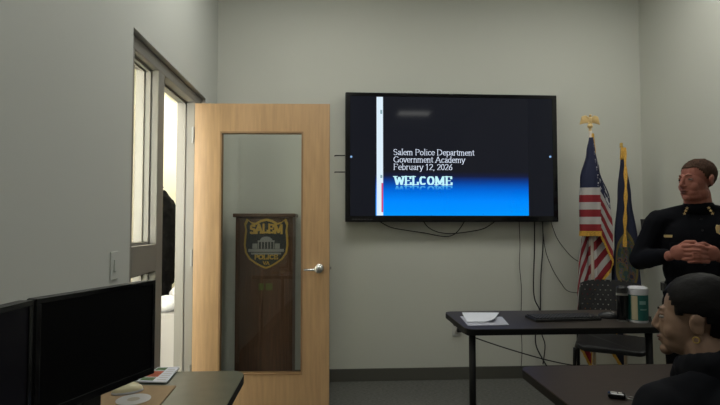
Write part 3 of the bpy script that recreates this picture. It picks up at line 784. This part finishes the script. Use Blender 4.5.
# keyboard and mouse
k0, k1 = atz(531, 322.5, TZ), atz(603, 319.8, TZ)
kb = thing('keyboard', 'black computer keyboard lying on the table in front of the wall', 'keyboard', ((k0.x+k1.x)/2, k0.y+.08, TZ), math.radians(4))
MB().prism([(-.192, -.068), (.192, -.068), (.192, .068), (-.192, .068)], 0, .016).build('case', 'black', kb, bevel=.004)
ky = MB()
for j in range(5):
    for i in range(19): ky.box(-.186+i*.0197, -.170+i*.0197, -.061+j*.0245, -.041+j*.0245, .016, .023)
o = ky.build('keys', mat('key_plastic', (.022, .022, .024), .5), kb, bevel=.002); o['kind'] = 'stuff'
mo = atz(608, 318, TZ)
ms = thing('computer_mouse', 'black computer mouse between the keyboard and the tumbler', 'mouse', (mo.x, mo.y, TZ), math.radians(60))
body = MB().ell((0, 0, .004), (.031, .055, .034))
for v in body.bm.verts: v.co.z = max(v.co.z, 0)
body.build('shell', 'black', ms, smooth=True)
MB().tube([(0, -.030, .030), (0, -.018, .036)], .004, 8).build('scroll_wheel', 'lightgrey', ms)

# tumbler
tp = atz(622.5, 321, TZ)
rt = .028; th_ = at(622, 285.5, tp.y).z-TZ
tb = thing('tumbler', 'tall black insulated tumbler beside the wipes tub', 'tumbler', (tp.x, tp.y, TZ))
MB().lathe([(.001, 0), (rt*.92, 0), (rt*.98, .006), (rt, .05), (rt*1.08, th_-.045), (rt*1.08, th_-.04), (.001, th_-.04)]).build('body', 'blackgloss', tb, smooth=False)
MB().lathe([(rt*1.10, th_-.052), (rt*1.10, th_-.040), (rt*1.0, th_-.040), (rt*1.0, th_-.052)]).build('ring', 'steel', tb, label='steel ring around the tumbler neck')
MB().lathe([(.001, th_-.04), (rt*1.05, th_-.04), (rt*1.05, th_-.012), (rt*.8, th_-.004), (rt*.5, th_), (.001, th_)]).build('lid', 'black', tb)
MB().lathe([(.001, .0003), (rt*1.0, .0003), (rt*1.0, .008), (.001, .008)]).build('base_ring', 'steel', tb)
# wipes
wp = atz(638.3, 321.5, TZ)
rw = (at(647, 305, wp.y).x-at(629.5, 305, wp.y).x)/2; hw_ = at(638, 286.5, wp.y).z-TZ
wi = thing('wipes_tub', 'white lidded tub of cleaning wipes with teal label', 'wipes tub', (wp.x, wp.y-.0, TZ))
MB().lathe([(.001, 0), (rw*.96, 0), (rw, .006), (rw, hw_-.03), (.001, hw_-.03)]).build('tub', 'white', wi)
MB().lathe([(rw*.9, hw_-.032), (rw*1.04, hw_-.03), (rw*1.04, hw_-.008), (rw*.9, hw_), (.001, hw_), (.001, hw_-.03)]).build('lid', 'white', wi, bevel=.001)
# label wraps the tub; pale picture panel on its left side
lb = MB()
def wrap(a0, a1, r, z0, z1, n=26):
    v0 = None
    A = [a0+(a1-a0)*k/n for k in range(n+1)]
    lo_ = [lb.bm.verts.new((math.cos(a)*r, math.sin(a)*r, z0)) for a in A]; hi = [lb.bm.verts.new((math.cos(a)*r, math.sin(a)*r, z1)) for a in A]
    for k in range(n): lb.bm.faces.new((lo_[k], lo_[k+1], hi[k+1], hi[k]))
wrap(0, 2*PI, rw+.0006, .012, hw_-.042)
lab = lb.build('label', 'teal', wi, label='teal printed label')
lb = MB(); wrap(math.radians(200), math.radians(236), rw+.0012, .016, hw_-.046, 8); lb.build('label_panel', mat('label_tan', (.42, .36, .24), .6), lab)
lb = MB(); wrap(math.radians(246), math.radians(285), rw+.0012, hw_*.52, hw_*.62, 8); lb.build('label_print', mat('label_white', (.20, .34, .32), .6), lab)
lb = MB(); wrap(math.radians(250), math.radians(290), rw+.0012, hw_*.36, hw_*.40, 8); lb.build('label_print', mat('label_white', (.20, .34, .32), .6), lab)

# ------------------------------------------------------------------ chair behind the table

ch = thing('chair', 'black stacking chair with perforated back behind the table', 'chair', (1.98, 3.44, 0), math.radians(-30))
SZ = .445
g = MB()
seat = rrect(-.22, .22, -.22, .20, .06)
g.prism(seat, SZ-.03, SZ)
for v in g.bm.verts:
    v.co.z += .02*(v.co.x/.22)**2 - .02*max(0, (-v.co.y-.1)/.12)**2
g.build('seat', 'black', ch, bevel=.006)
bkp = MB(); n = 14
Hb0, Hb1 = .60, .845
vs = []
for i in range(n+1):
    x = -.21+.42*i/n
    dx = (x/.21)
    top = Hb1-.03*abs(dx)**4; y = .235-.03*(1-dx*dx)*-1
    vs.append((x, y, top))
T0 = [bkp.bm.verts.new((x, y, Hb0)) for x, y, z in vs]; T1 = [bkp.bm.verts.new((x, y+.03, z)) for x, y, z in vs]
U0 = [bkp.bm.verts.new((x, y+.012, Hb0)) for x, y, z in vs]; U1 = [bkp.bm.verts.new((x, y+.042, z)) for x, y, z in vs]
for i in range(n):
    bkp.bm.faces.new((T0[i], T0[i+1], T1[i+1], T1[i])); bkp.bm.faces.new((U0[i], U1[i], U1[i+1], U0[i+1]))
    bkp.bm.faces.new((T1[i], T1[i+1], U1[i+1], U1[i])); bkp.bm.faces.new((T0[i], U0[i], U0[i+1], T0[i+1]))
bkp.bm.faces.new((T0[0], T1[0], U1[0], U0[0])); bkp.bm.faces.new((T0[n], U0[n], U1[n], T1[n]))
bko = bkp.build('backrest', 'perf', ch)
for s in (-1, 1):
    MB().tube(smoothpts([(s*.232, -.20, .014), (s*.232, -.19, .25), (s*.228, -.17, SZ-.03)], 4), .012, 12).build('leg', 'blackmetal', ch, smooth=True)
    MB().tube(smoothpts([(s*.232, .24, .014), (s*.228, .19, .3), (s*.225, .19, SZ), (s*.215, .25, .64), (s*.205, .285, .78)], 4), .012, 12).build('leg', 'blackmetal', ch, smooth=True)
    MB().tube([(s*.225, -.17, SZ-.04), (s*.225, .19, SZ-.04)], .010, 10).build('seat_rail', 'blackmetal', ch)
MB().tube([(-.23, -.185, .20), (.23, -.185, .20)], .009, 10).build('stretcher', 'blackmetal', ch)

# ------------------------------------------------------------------ near table, lower right
nz = .74
c0 = atz(524, 366.5, nz)
nt0x, nt1y = c0.x, c0.y
nt0y = nt1y-.45
nb = thing('table', 'dark brown table in the lower right corner with a rounded corner', 'table', (1.4, nt1y-.25, 0))
npoly = rrect(nt0x-.02, XR-.25, nt0y, nt1y, .045)
MB().prism(npoly, nz-.004, nz).build('tabletop', 'fg_top', nb, world=True)
MB().prism(rrect(nt0x-.021, XR-.249, nt0y-.001, nt1y+.001, .045), nz-.032, nz-.004).build('edge_band', 'edge', nb, world=True, bevel=.002)
for (x, y) in ((nt0x+.10, nt1y-.08), (XR-.35, nt1y-.08), (nt0x+.10, nt0y+.08), (XR-.35, nt0y+.08)):
    MB().tube([(x, y, 0), (x, y, nz-.033)], .0175, 14).build('leg', 'blackmetal', nb, world=True, smooth=True)
# key fob
kp = atz(617, 398, nz)
kf = thing('key_fob', 'small black key fob on a ring lying on the near table', 'key fob', (kp.x, kp.y, nz), math.radians(-25))
MB().prism(rrect(-.026, .024, -.014, .014, .010), 0, .016).build('fob', 'blackgloss', kf, bevel=.005)
MB().prism(rrect(-.018, .0, -.008, .004, .003), .016, .0175).prism(rrect(.004, .014, -.007, .005, .003), .016, .0175).build('button', 'lightgrey', kf)
MB().tube([(.024+.014+.013*math.cos(a), .013*math.sin(a), .005) for a in [2*PI*k/20 for k in range(21)]], .0014, 6).build('ring', 'steel', kf, smooth=True)

# ------------------------------------------------------------------ desk, lower left
dc = atz(246, 370.5, .74)
dk_ = thing('desk', 'grey-green topped desk in the lower left with a rounded corner', 'desk', (-.6, 1.2, 0))
dx1, dy1 = dc.x-.0, dc.y
MB().prism(rrect(XL+.004, dx1, .45, dy1, .055, corners=(0, 0, 1, 0)), .736, .74).build('desktop', 'desk', dk_, world=True)
MB().prism(rrect(XL+.004, dx1+.001, .449, dy1+.001, .055, corners=(0, 0, 1, 0)), .708, .736).build('edge_band', 'edge', dk_, world=True, bevel=.002)
for (x, y) in ((dx1-.08, dy1-.08), (XL+.08, dy1-.08), (dx1-.08, .52), (XL+.08, .52)):
    MB().tube([(x, y, 0), (x, y, .706)], .0175, 14).build('leg', 'blackmetal', dk_, world=True, smooth=True)

# kraft mat, disc, mouse, brochure
def quadobj(name, pix, z, th, m, label, cat, Z=.74):
    P = [atz(x, y, Z) for x, y in pix]
    o = MB().prism([(p.x, p.y) for p in P], z, z+th).build(name, m)
    return tag(o, label, cat)
mo_ = [atz(175.5, 387.3, .74), atz(157.5, 409, .74)]
quadobj('desk_mat', ((176, 386.6), (153, 414), (60, 414), (100, 386)), .7403, .003, 'kraft', 'brown kraft board under the mouse and disc', 'board')
bq = [(136.5, 383.4), (166.5, 384.2), (179.5, 368.8), (158, 369.2)]
BP = [atz(x, y, .74) for x, y in bq]
br_ = thing('brochure', 'printed colour brochure lying at the end of the desk', 'brochure', (sum(p.x for p in BP)/4, sum(p.y for p in BP)/4, .744))
def bl_(a, b_):
    p = (BP[0]*(1-a)+BP[1]*a)*(1-b_) + (BP[3]*(1-a)+BP[2]*a)*b_; return (p.x, p.y)
def bq_(name, a0, a1, b0, b1, z0, z1, m, par):
    return MB().prism([bl_(a0, b0), bl_(a1, b0), bl_(a1, b1), bl_(a0, b1)], z0, z1).build(name, m, par, world=True)
bq_('pages', 0, 1, 0, 1, .7436, .7476, 'paper', br_)
pg = bq_('picture', .04, .52, .30, .70, .7476, .7480, 'red_print', br_)
bq_('picture', .04, .50, .06, .26, .7476, .7480, 'green_print', br_)
bq_('picture', .05, .50, .74, .95, .7476, .7480, 'green_print', br_)
for k in range(6): bq_('text_line', .60, .92, .12+k*.13, .15+k*.13, .7476, .7479, 'lightgrey', br_)
dp = atz(133.5, 399.5, .7435)
ds = thing('disc', 'shiny silver disc lying on the brown board', 'disc', (dp.x, dp.y, .7436))
rings = MB(); R0, R1, N = .018, .050, 40
a = [[rings.bm.verts.new((r*math.cos(2*PI*k/N), r*math.sin(2*PI*k/N), z)) for k in range(N)] for r, z in ((R0, .0012), (R1, .0012), (R1, 0), (R0, 0))]
for i in range(4):
    for k in range(N): rings.bm.faces.new((a[i][k], a[i][(k+1) % N], a[(i+1) % 4][(k+1) % N], a[(i+1) % 4][k]))
rings.build('data_ring', mat('disc_silver', (.52, .52, .54), .3, metal=.3), ds)
MB().lathe([(.008, 0), (.018, 0), (.018, .0012), (.008, .0012)]).build('hub', mat('disc_hub', (.34, .30, .24), .3), ds)
mp_ = atz(127.5, 392, .7435)
wm = thing('computer_mouse', 'white computer mouse on the brown board beside the monitor', 'mouse', (mp_.x, mp_.y, .7434), math.radians(-62))
body = MB().ell((0, 0, .004), (.028, .046, .026))
for v in body.bm.verts: v.co.z = max(v.co.z, 0)
body.build('shell', 'cream', wm, smooth=True)
body = MB().ell((0, 0, .002), (.0295, .0475, .016))
for v in body.bm.verts: v.co.z = max(v.co.z, 0)
body.build('base', 'white', wm, smooth=True)
MB().tube([(0, -.028, .024), (0, -.016, .029)], .003, 8).build('scroll_wheel', 'lightgrey', wm)

# monitors
def solveY(px, py, z):
    d = ray(px, py); return d.y*(z-CAM_H)/d.z
zt1 = at(155, 280, 1.51).z
mb_ = at(155, 280, 1.51); ma_ = at(36, 299, solveY(36, 299, zt1)); mc_ = at(0, 307.5, solveY(0, 307.5, zt1))
md_ = ma_ + (mc_-ma_)*(.40/(mc_-ma_).length)
def monitor(a, b_, z0, z1, label, scr_col, ground=.74):
    a, b_ = Vector(a), Vector(b_)                       # near and far bottom corners of the front face
    w = (b_-a).length; ang = math.atan2((b_-a).y, (b_-a).x)
    mid = (a+b_)/2
    t = thing('monitor', label, 'monitor', (mid.x, mid.y, ground), ang)
    # local +x runs to the far end; front faces local -y
    h0, h1 = z0-ground, z1-ground
    MB().box(-w/2, w/2, .002, .030, h0, h1).build('housing', 'black', t, bevel=.004)
    be = .012
    MB().box(-w/2, w/2, -.003, .002, h1-be, h1).box(-w/2, w/2, -.003, .002, h0, h0+be*1.6).box(-w/2, -w/2+be, -.003, .002, h0+be*1.6, h1-be).box(w/2-be, w/2, -.003, .002, h0+be*1.6, h1-be).build('bezel', 'blackgloss', t, bevel=.001)
    MB().box(-w/2+be, w/2-be, 0, .0019, h0+be*1.6, h1-be).build('screen', mat('screen_off', scr_col, .3, spec=.15), t)
    MB().box(-.03, .03, .030, .05, .012, h0+.14).build('stand_neck', 'black', t, bevel=.004)
    MB().prism(rrect(-.09, .09, -.01, .13, .02), 0, .012).build('stand_base', 'black', t, bevel=.003)
    return t
monitor(ma_.xy, mb_.xy, zt1-.270, zt1, 'black computer monitor with a dark screen nearest the doorway', (.003, .003, .0035))
monitor(md_.xy, (ma_+(mc_-ma_).normalized()*.006+Vector((-.004, 0, 0))).xy, zt1-.270, zt1-.001, 'black computer monitor at the left edge, its screen faintly purple', (.007, .006, .010))

# ------------------------------------------------------------------ hallway things
pk = MB()
kY = 5.19; kx = HX+.185
for (c_, r_) in (((kx, kY, 1.34), (.11, .17, .22)), ((kx, kY, 1.15), (.13, .20, .32)), ((kx, kY, .90), (.12, .20, .32)), ((kx, kY-.05, .66), (.09, .12, .20)), ((kx, kY-.05, 1.50), (.06, .08, .10)), ((kx, kY, 1.02), (.13, .215, .27))):
    pk.ell(c_, r_)
pk.cap((kx, kY+.10, 1.36), (kx+.02, kY+.15, .86), .070, .055); pk.cap((kx, kY-.12, 1.36), (kx+.02, kY-.15, .86), .070, .055)
pk = remesh(pk, .018, 3, .5, .02, .05)
pj = thing('parka', 'black padded parka hanging on the bright hallway wall', 'coat', (kx, kY, .45))
pk.build('coat_body', 'parka', pj, world=True, smooth=True)
hkk = thing('coat_hook', 'small metal hook on the hallway wall holding the parka', 'hook', (HX, kY-.05, 1.62))
MB().tube([(0, 0, 0), (.15, 0, -.03), (.185, 0, .02)], .006, 8).build('hook', 'steel', hkk)
MB().box(0, .008, -.02, .02, -.03, .03).build('mounting_plate', 'steel', hkk)
cb = thing('cabinet', 'low light grey cabinet in the hallway under the white bags', 'cabinet', (-1.5, 4.45, 0))
cz = at(168, 314, 4.2).z
MB().box(-.33, .33, -.25, .25, 0, cz).build('body', 'lightgrey', cb, bevel=.004)
MB().box(-.31, -.005, -.262, -.251, .06, cz-.03).build('door', 'lightgrey', cb, bevel=.003)
MB().box(.005, .31, -.262, -.251, .06, cz-.03).build('door', 'lightgrey', cb, bevel=.003)
def bagobj(x, y, z, r, label, sd):
    g = MB().ell((0, 0, r[2]*.8), r, seg=28, rings=18)
    for v in g.bm.verts:
        v.co += v.co.normalized()*.03*noise.noise(v.co*14+Vector((sd, 0, 0)))
        v.co.z = max(v.co.z, 0)
    o = g.build('bag', 'bag', smooth=False); o.location = (x, y, z)
    tag(o, label, 'bag'); return o
bagobj(-1.42, 4.36, cz, (.17, .13, .065), 'crumpled white bag on the hallway cabinet, lower and nearer one', 3)
bagobj(-1.30, 4.62, cz, (.13, .10, .12), 'crumpled white bag standing behind the nearer one on the cabinet', 9)

# ------------------------------------------------------------------ people
def head_parts(mb, M, female=False):
    """head pieces, centre at mid height, facing local -y, placed by matrix M"""
    h = MB(); k = .94 if female else 1.0
    h.ell((0, .018, .035), (.075*k, .094, .084)); h.ell((0, -.026, -.018), (.064*k, .067 if female else .065, .084))
    h.ell((0, -.034, -.064), ((.048 if female else .058), .055, .042)); h.ell((0, -.080 if female else -.074, -.092), (.022, .019, .018)); h.ell((0, -.070, -.055), (.030, .022, .026))
    if not female: h.ell((0, -.03, -.085), (.058, .05, .034)); h.ell((0, -.010, -.075), (.066, .056, .045))
    for s in (-1, 1):
        h.ell((s*.033, -.052 if female else -.056, -.032), (.026, .024, .030)); h.ell((s*.022, -.0785, .030), (.019, .008, .008), Euler((0, 0, s*.22)))
        h.ell((s*.0100, -.095, -.028), (.008, .009, .0075))
        h.ell((s*.077*k, .016, -.006), (.007, .019, .030), Euler((.15, 0, s*.35)))
        h.ell((s*.081*k, .022, .010), (.006, .017, .016), Euler((0, 0, s*.4)))
        h.ell((s*.031, -.0770, .016), (.014, .0075, .004))
        h.ell((s*.030, -.0755, -.001), (.014, .0075, .004))
    ny = -.001 if female else -.001
    h.cap((0, -.084, .024), (0, -.104+ny, -.020), .0075, .0105-ny*.4); h.ell((0, -.103+ny, -.023), (.0115, .0105, .0095)); h.ell((0, -.088, -.035), (.013, .010, .012))
    h.ell((0, -.090, -.054), (.022, .010, .0060)); h.ell((0, -.088, -.0655), (.018, .010, .0070))
    h.xf(M)
    me = bpy.data.meshes.new('t'); h.bm.to_mesh(me); h.bm.free(); mb.bm.from_mesh(me); bpy.data.meshes.remove(me)
def face_details(body, M, lip, female=False, brow='hair_m'):
    for s in (-1, 1):
        e = MB().ell((s*.031, -.0735, .0075), (.0115, .0110, .0070)).xf(M).build('eye', 'eye', body, smooth=True)
        MB().ell((s*.031, -.0822, .0075), (.0056, .0035, .0058)).xf(M).build('iris', 'iris', e, smooth=True)
        MB().chain([(s*.014, -.0885, .028), (s*.027, -.0845, .033), (s*.041, -.0735, .030)], [.0024, .0028, .0014], 8).xf(M).build('eyebrow', brow, body, smooth=True)
    MB().ell((0, -.0950, -.0545), (.020, .0065, .0040)).ell((0, -.0930, -.0640), (.017, .0065, .0050)).xf(M).build('lips', lip, body, smooth=True)
def hair_shell(M, keep, r, c, mname, body, name='hair', amp=.003):
    g = MB().ell(c, r, seg=64, rings=44)
    dl = [v for v in g.bm.verts if not keep(v.co)]
    bmesh.ops.delete(g.bm, geom=dl, context='VERTS')
    for v in g.bm.verts: v.co += (v.co-Vector(c)).normalized()*amp*noise.noise(v.co*60)
    g.xf(M); o = g.build(name, mname, body, smooth=True)
    so = o.modifiers.new('solid', 'SOLIDIFY'); so.thickness = .012; so.offset = -1
    return o

# --- officer
hp = at(696, 181, 2.68)
th0 = math.radians(-30)
OY = 2.68; ox = hp.x+.01
off = thing('person', 'person in a dark police uniform standing with clasped hands, looking left', 'person', (ox, OY, 0), th0)
HM = Matrix.Translation((-.01, -.03, hp.z)) @ Matrix.Rotation(math.radians(-50), 4, 'Z') @ Matrix.Rotation(math.radians(3), 4, 'X')
hz = 1.125+.0
bd_ = MB(); head_parts(bd_, HM)
bd_.cap((-.008, -.015, hp.z-.07), (0, .010, 1.36), .064, .070)
bd_.ell((0, 0, .86), (.165, .115, .12)); bd_.ell((0, -.015, 1.0), (.16, .13, .16)); bd_.ell((0, 0, 1.18), (.17, .11, .17)); bd_.cap((-.15, .01, 1.30), (.15, .01, 1.30), .058)
for s in (-1, 1):
    bd_.chain([(s*.09, 0, .84), (s*.10, -.01, .45), (s*.105, .02, .09)], [.085, .055, .038]); bd_.cap((s*.105, .03, .05), (s*.115, -.14, .04), .035, .028)
RW, LW = Vector((-.165, -.235, hz-.02)), Vector((.055, -.235, hz-.02))
bd_.chain([(-.20, .01, 1.29), (-.285, .0, 1.06), RW], [.048, .040, .027]); bd_.chain([(.20, .01, 1.29), (.285, .0, 1.06), LW], [.048, .040, .027])
hb = MB()
hb.ell((-.088, -.262, hz), (.042, .020, .040), Euler((0, 0, -.5))); hb.ell((.058, -.262, hz), (.042, .020, .040), Euler((0, 0, .5)))
for k in range(4):
    z = hz+.036-k*.0225; e = .006*(1.5-abs(k-1.5))
    hb.chain([(-.066, -.276, z), (-.032, -.300-e, z+.003), (-.002, -.302-e, z+.001), (.020, -.290, z-.003)], [.0108, .0105, .0098, .0085], 10)
    z -= .0112
    hb.chain([(.038, -.276, z), (.006, -.298-e, z+.003), (-.024, -.303-e, z+.001), (-.044, -.290, z-.003)], [.0108, .0105, .0098, .0085], 10)
hb.chain([(-.080, -.25, hz+.030), (-.052, -.268, hz+.055), (-.018, -.282, hz+.058)], [.014, .0125, .0098], 10)
hb.chain([(.052, -.25, hz+.030), (.022, -.272, hz+.048), (-.010, -.290, hz+.044)], [.014, .0125, .0098], 10)
hb.xf(Matrix.Translation((-.040, 0, 0)))
me_ = bpy.data.meshes.new('t'); hb.bm.to_mesh(me_); hb.bm.free(); bd_.bm.from_mesh(me_); bpy.data.meshes.remove(me_)
body = remesh(bd_, .0034, 2, .5).build('body', 'skin_m', off, smooth=True)
face_details(body, HM, 'lip_m')
def keep_m(v):
    y, z = v.y, v.z
    if z < -.045: return False
    hl = .068 if y < -.050 else (.068-(y+.050)/.040*.062 if y < -.010 else .004 if y < .0 else (.0 if y < .016 else (.025 if y < .035 else -.045)))
    return z > hl
hair_shell(HM, keep_m, (.0780, .0975, .0880), (0, .020, .036), 'hair_m', body)
# uniform
u = MB()
u.ell((0, -.005, .90), (.185, .135, .13)); u.ell((0, -.02, 1.02), (.182, .150, .16)); u.ell((0, -.004, 1.17), (.190, .128, .18)); u.cap((-.15, .01, 1.295), (.15, .01, 1.295), .068)
for s in (-1, 1): u.cap((s*.03, .012, 1.350), (s*.16, .012, 1.310), .045, .052)
u.chain([(-.195, .01, 1.285), (-.290, .0, 1.065), (-.190, -.20, hz-.024)], [.070, .060, .043]); u.chain([(.195, .01, 1.285), (.290, .0, 1.065), (.080, -.20, hz-.024)], [.070, .060, .043])
shirt = remesh(u, .008, 4, .5, .006, .07).build('uniform_shirt', 'navy', off, smooth=True, label='dark navy long sleeved uniform shirt')
cl = MB()
cl.lathe([(.066, 1.335), (.082, 1.330), (.078, 1.375), (.070, 1.392), (.066, 1.392)], (0, .006, 0), seg=30)
cl.xf(Matrix.Translation((0, 0, 0)))
cl.build('collar', 'navy', shirt, smooth=True)
for s in (-1, 1):
    MB().prismy([(s*.012, 1.372), (s*.074, 1.378), (s*.080, 1.335), (s*.040, 1.322)], -.005, .003).xf(Matrix.Translation((0, -.082, 0)) @ Matrix.Rotation(math.radians(14), 4, 'X') @ Matrix.Translation((0, 0, 0))).xf(Matrix.Translation((0, .325, .045)) if False else Matrix.Translation((0, .0, .0))).build('collar_point', 'navy', shirt) if False else None
# insignia: chest front surface is found by casting onto the shirt
from mathutils.bvhtree import BVHTree
dg = bpy.context.evaluated_depsgraph_get(); dg.update()
bv = BVHTree.FromObject(shirt, dg)
def front(x, z):
    h, n, i, d = bv.ray_cast(Vector((x, -1, z)), Vector((0, 1, 0))); return (h.y if h else -.13), (n if n else Vector((0, -1, 0)))
def star_poly(cx, cz, r, n=5):
    return [(cx+(r if k % 2 == 0 else r*.42)*math.sin(PI*k/n), cz+(r if k % 2 == 0 else r*.42)*math.cos(PI*k/n)) for k in range(2*n)]
for s in (-1, 1):
    for k in range(3):
        x = -.012+s*(.050+.007*k); z = 1.362-.0155*k
        y = -.076-.006*k+.014
        MB().prismy(star_poly(x, z, .0088), y-.012, y-.004).build('collar_star', 'brass', shirt, label='gold collar star')
y, n = front(-.145, 1.205)
MB().prismy(rrect(-.175, -.115, 1.199, 1.213, .003, 2), y-.007, y+.012).build('name_plate', 'brass', shirt, label='gold name plate')
bxp, bzp = .088, 1.235
y, n = front(bxp, bzp)
bdgo = MB().prismy([(bxp+a*.031, bzp+b_*.036) for a, b_ in ((0, 1.05), (.35, .9), (.75, 1.0), (.95, .55), (.85, 0), (.95, -.4), (.5, -.9), (0, -1.1), (-.5, -.9), (-.95, -.4), (-.85, 0), (-.95, .55), (-.75, 1.0), (-.35, .9))], y-.009, y+.012).build('badge', 'brass', shirt, bevel=.002, label='gold police badge')
MB().lathe([(.001, 0), (.015, 0), (.012, .004), (.001, .005)], (bxp, y-.009, bzp), axis='y', seg=18).build('seal', 'steel', bdgo, smooth=True)
for s in (-1, 1):
    y, n = front(s*.10, 1.16)
    MB().box(s*.10-.05, s*.10+.05, y-.004, y+.012, 1.10, 1.17).build('pocket', 'navy', shirt, bevel=.003)
for k in range(5):
    z = 1.30-.06*k; y, n = front(0, z); MB().lathe([(.001, 0), (.006, 0), (.006, .002), (.001, .002)], (0, y-.0005, z), axis='y', seg=10).build('button', 'black', shirt)
tr_ = MB(); tr_.ell((0, 0, .84), (.178, .125, .12))
for s in (-1, 1): tr_.chain([(s*.09, 0, .83), (s*.10, -.01, .45), (s*.105, .018, .10)], [.100, .075, .062])
remesh(tr_, .009, 4).build('trousers', 'navy', off, smooth=True)
MB().lathe([(.172, .895), (.186, .895), (.186, .94), (.172, .94)], seg=36).xf(Matrix.Diagonal((1.03, .74, 1, 1))).build('belt', 'blackgloss', off, label='wide black duty belt')
for s in (-1, 1):
    sg = MB(); sg.cap((s*.105, .04, .05), (s*.118, -.17, .042), .048, .042)
    for v in sg.bm.verts: v.co.z = max(v.co.z, 0)
    sg.build('shoe', 'blackgloss', off, smooth=True)
wdir = (Vector((.285, 0, 1.06))-LW).normalized(); wc = LW+wdir*.035
wat = MB().tube([wc-wdir*.013, wc+wdir*.013], .036, 20).build('watch', 'black', off, smooth=False)
MB().tube([wc+Vector((0, -.034, .012)), wc+Vector((0, -.039, .014))], .015, 16).build('watch_face', 'skyblue', wat)

# --- seated woman
hw2 = at(695, 319, 1.33)
thb = math.radians(-172); thh = math.radians(-137)
fd = Vector((math.sin(thb), -math.cos(thb), 0))
org = Vector((hw2.x, hw2.y, 0)) - fd*.13
wo = thing('person', 'person with dark pulled back hair and black jacket seated at the near table', 'person', (org.x, org.y, 0), thb)
WMx = Matrix.Translation((0, -.13, hw2.z)) @ Matrix.Rotation(thh-thb, 4, 'Z') @ Matrix.Rotation(math.radians(4), 4, 'X') @ Matrix.Scale(.95, 4)
wb = MB(); head_parts(wb, WMx, True)
zz = hw2.z
wb.cap((0, -.11, zz-.06), (0, -.05, zz-.19), .047, .055)
wb.ell((0, .06, .54), (.165, .13, .13)); wb.ell((0, .02, .66), (.13, .10, .16)); wb.ell((0, -.03, .76), (.145, .10, .12)); wb.cap((-.13, -.05, .825), (.13, -.05, .825), .045)
for s in (-1, 1):
    wb.chain([(s*.09, .04, .50), (s*.11, -.36, .50), (s*.11, -.30, .08)], [.08, .055, .038]); wb.cap((s*.11, -.28, .04), (s*.12, -.44, .035), .034, .026)
    wb.chain([(s*.17, -.05, .82), (s*.225, -.00, .60), (s*.10, -.20, .605)], [.042, .034, .024])
    wb.ell((s*.085, -.235, .604), (.036, .045, .016))
    for k in range(4):
        x_ = s*(.105-.020*k)
        wb.chain([(x_+s*.01, -.26, .606), (x_+s*.006, -.292, .604), (x_+s*.002, -.315, .592)], [.0095, .009, .0075], 8)
    wb.chain([(s*.055, -.225, .602), (s*.035, -.245, .598), (s*.025, -.265, .594)], [.012, .011, .009], 8)
wbody = remesh(wb, .0036, 5, .5).build('body', 'skin_f', wo, smooth=True)
face_details(wbody, WMx, 'lip_m', True, 'hair_f')
def keep_w(v):
    y, z = v.y, v.z
    hl = .078 if y < -.058 else (.078-(y+.058)/.026*.070 if y < -.032 else (.008+.012*math.sin((y+.032)/.072*PI) if y < .040 else -.075))
    return z > hl
hair_shell(WMx, keep_w, (.0790, .104, .0950), (0, .022, .038), 'hair_f', wbody, amp=.002)
bun = remesh(MB().ell((0, .125, .060), (.050, .045, .050)).ell((0, .10, .04), (.055, .05, .06)), .006, 2, .5, .006, .02).xf(WMx)
bun.build('hair_bun', 'hair_f', wbody, smooth=True)
for s in (-1, 1):
    P = [(s*.078, .012+.008*math.cos(a), -.046+.008*math.sin(a)) for a in [2*PI*k/20 for k in range(21)]]
    MB().tube(P, .0018, 8).xf(WMx).build('earring', 'gold', wbody, smooth=True, label='small gold hoop earring')
j = MB()
j.ell((0, .05, .56), (.19, .15, .14)); j.ell((0, .01, .68), (.17, .135, .17)); j.ell((0, -.03, .77), (.18, .13, .13)); j.cap((-.18, -.045, .810), (.18, -.045, .810), .072)
for s in (-1, 1):
    j.chain([(s*.185, -.045, .800), (s*.245, -.0, .61), (s*.115, -.17, .61)], [.076, .060, .044])
    j.cap((s*.03, -.03, .87), (s*.15, -.045, .835), .055, .055)
jk = remesh(j, .008, 4, .5, .010, .06).build('jacket', 'coat', wo, smooth=True, label='black padded jacket')
hc = MB()
for k in range(22):
    a = 2*PI*k/22
    hc.ell((.078*math.cos(a), -.065+.080*math.sin(a), zz-.125+.030*math.sin(a)), (.026, .026, .052), seg=12, rings=8)
remesh(hc, .006, 3, .5, .005, .03).build('jacket_collar', 'coat', jk, smooth=True)
tr2 = MB()
tr2.ell((0, .06, .52), (.175, .14, .10))
for s in (-1, 1): tr2.chain([(s*.09, .04, .51), (s*.11, -.36, .505), (s*.11, -.30, .10)], [.09, .068, .055])
remesh(tr2, .009, 3).build('trousers', 'coat', wo, smooth=True)
for s in (-1, 1):
    sg = MB(); sg.cap((s*.11, -.27, .045), (s*.12, -.45, .040), .042, .038)
    for v in sg.bm.verts: v.co.z = max(v.co.z, 0)
    sg.build('shoe', 'black', wo, smooth=True)
c2 = thing('chair', 'black chair under the seated person at the near table', 'chair', (org.x-fd.x*.05, org.y-fd.y*.05, 0), thb)
MB().prism(rrect(-.21, .21, -.22, .20, .05), .385, .415).build('seat', 'black', c2, bevel=.005)
MB().box(-.19, .19, .235, .255, .52, .76).build('backrest', 'fabric_black', c2, bevel=.008)
for s in (-1, 1):
    MB().tube([(s*.20, -.18, 0), (s*.20, -.17, .385)], .011, 10).build('leg', 'blackmetal', c2)
    MB().tube([(s*.20, .26, 0), (s*.20, .20, .40), (s*.17, .245, .70)], .011, 10).build('leg', 'blackmetal', c2)

# ------------------------------------------------------------------ light
w = bpy.data.worlds.new('world'); SC.world = w; w.use_nodes = True
w.node_tree.nodes['Background'].inputs[0].default_value = (.02, .022, .025, 1)
SC.view_settings.view_transform = 'Standard'
SC.view_settings.look = 'None'
SC.view_settings.gamma = 1
SC.view_settings.use_curve_mapping = False
SC.view_settings.exposure = 0
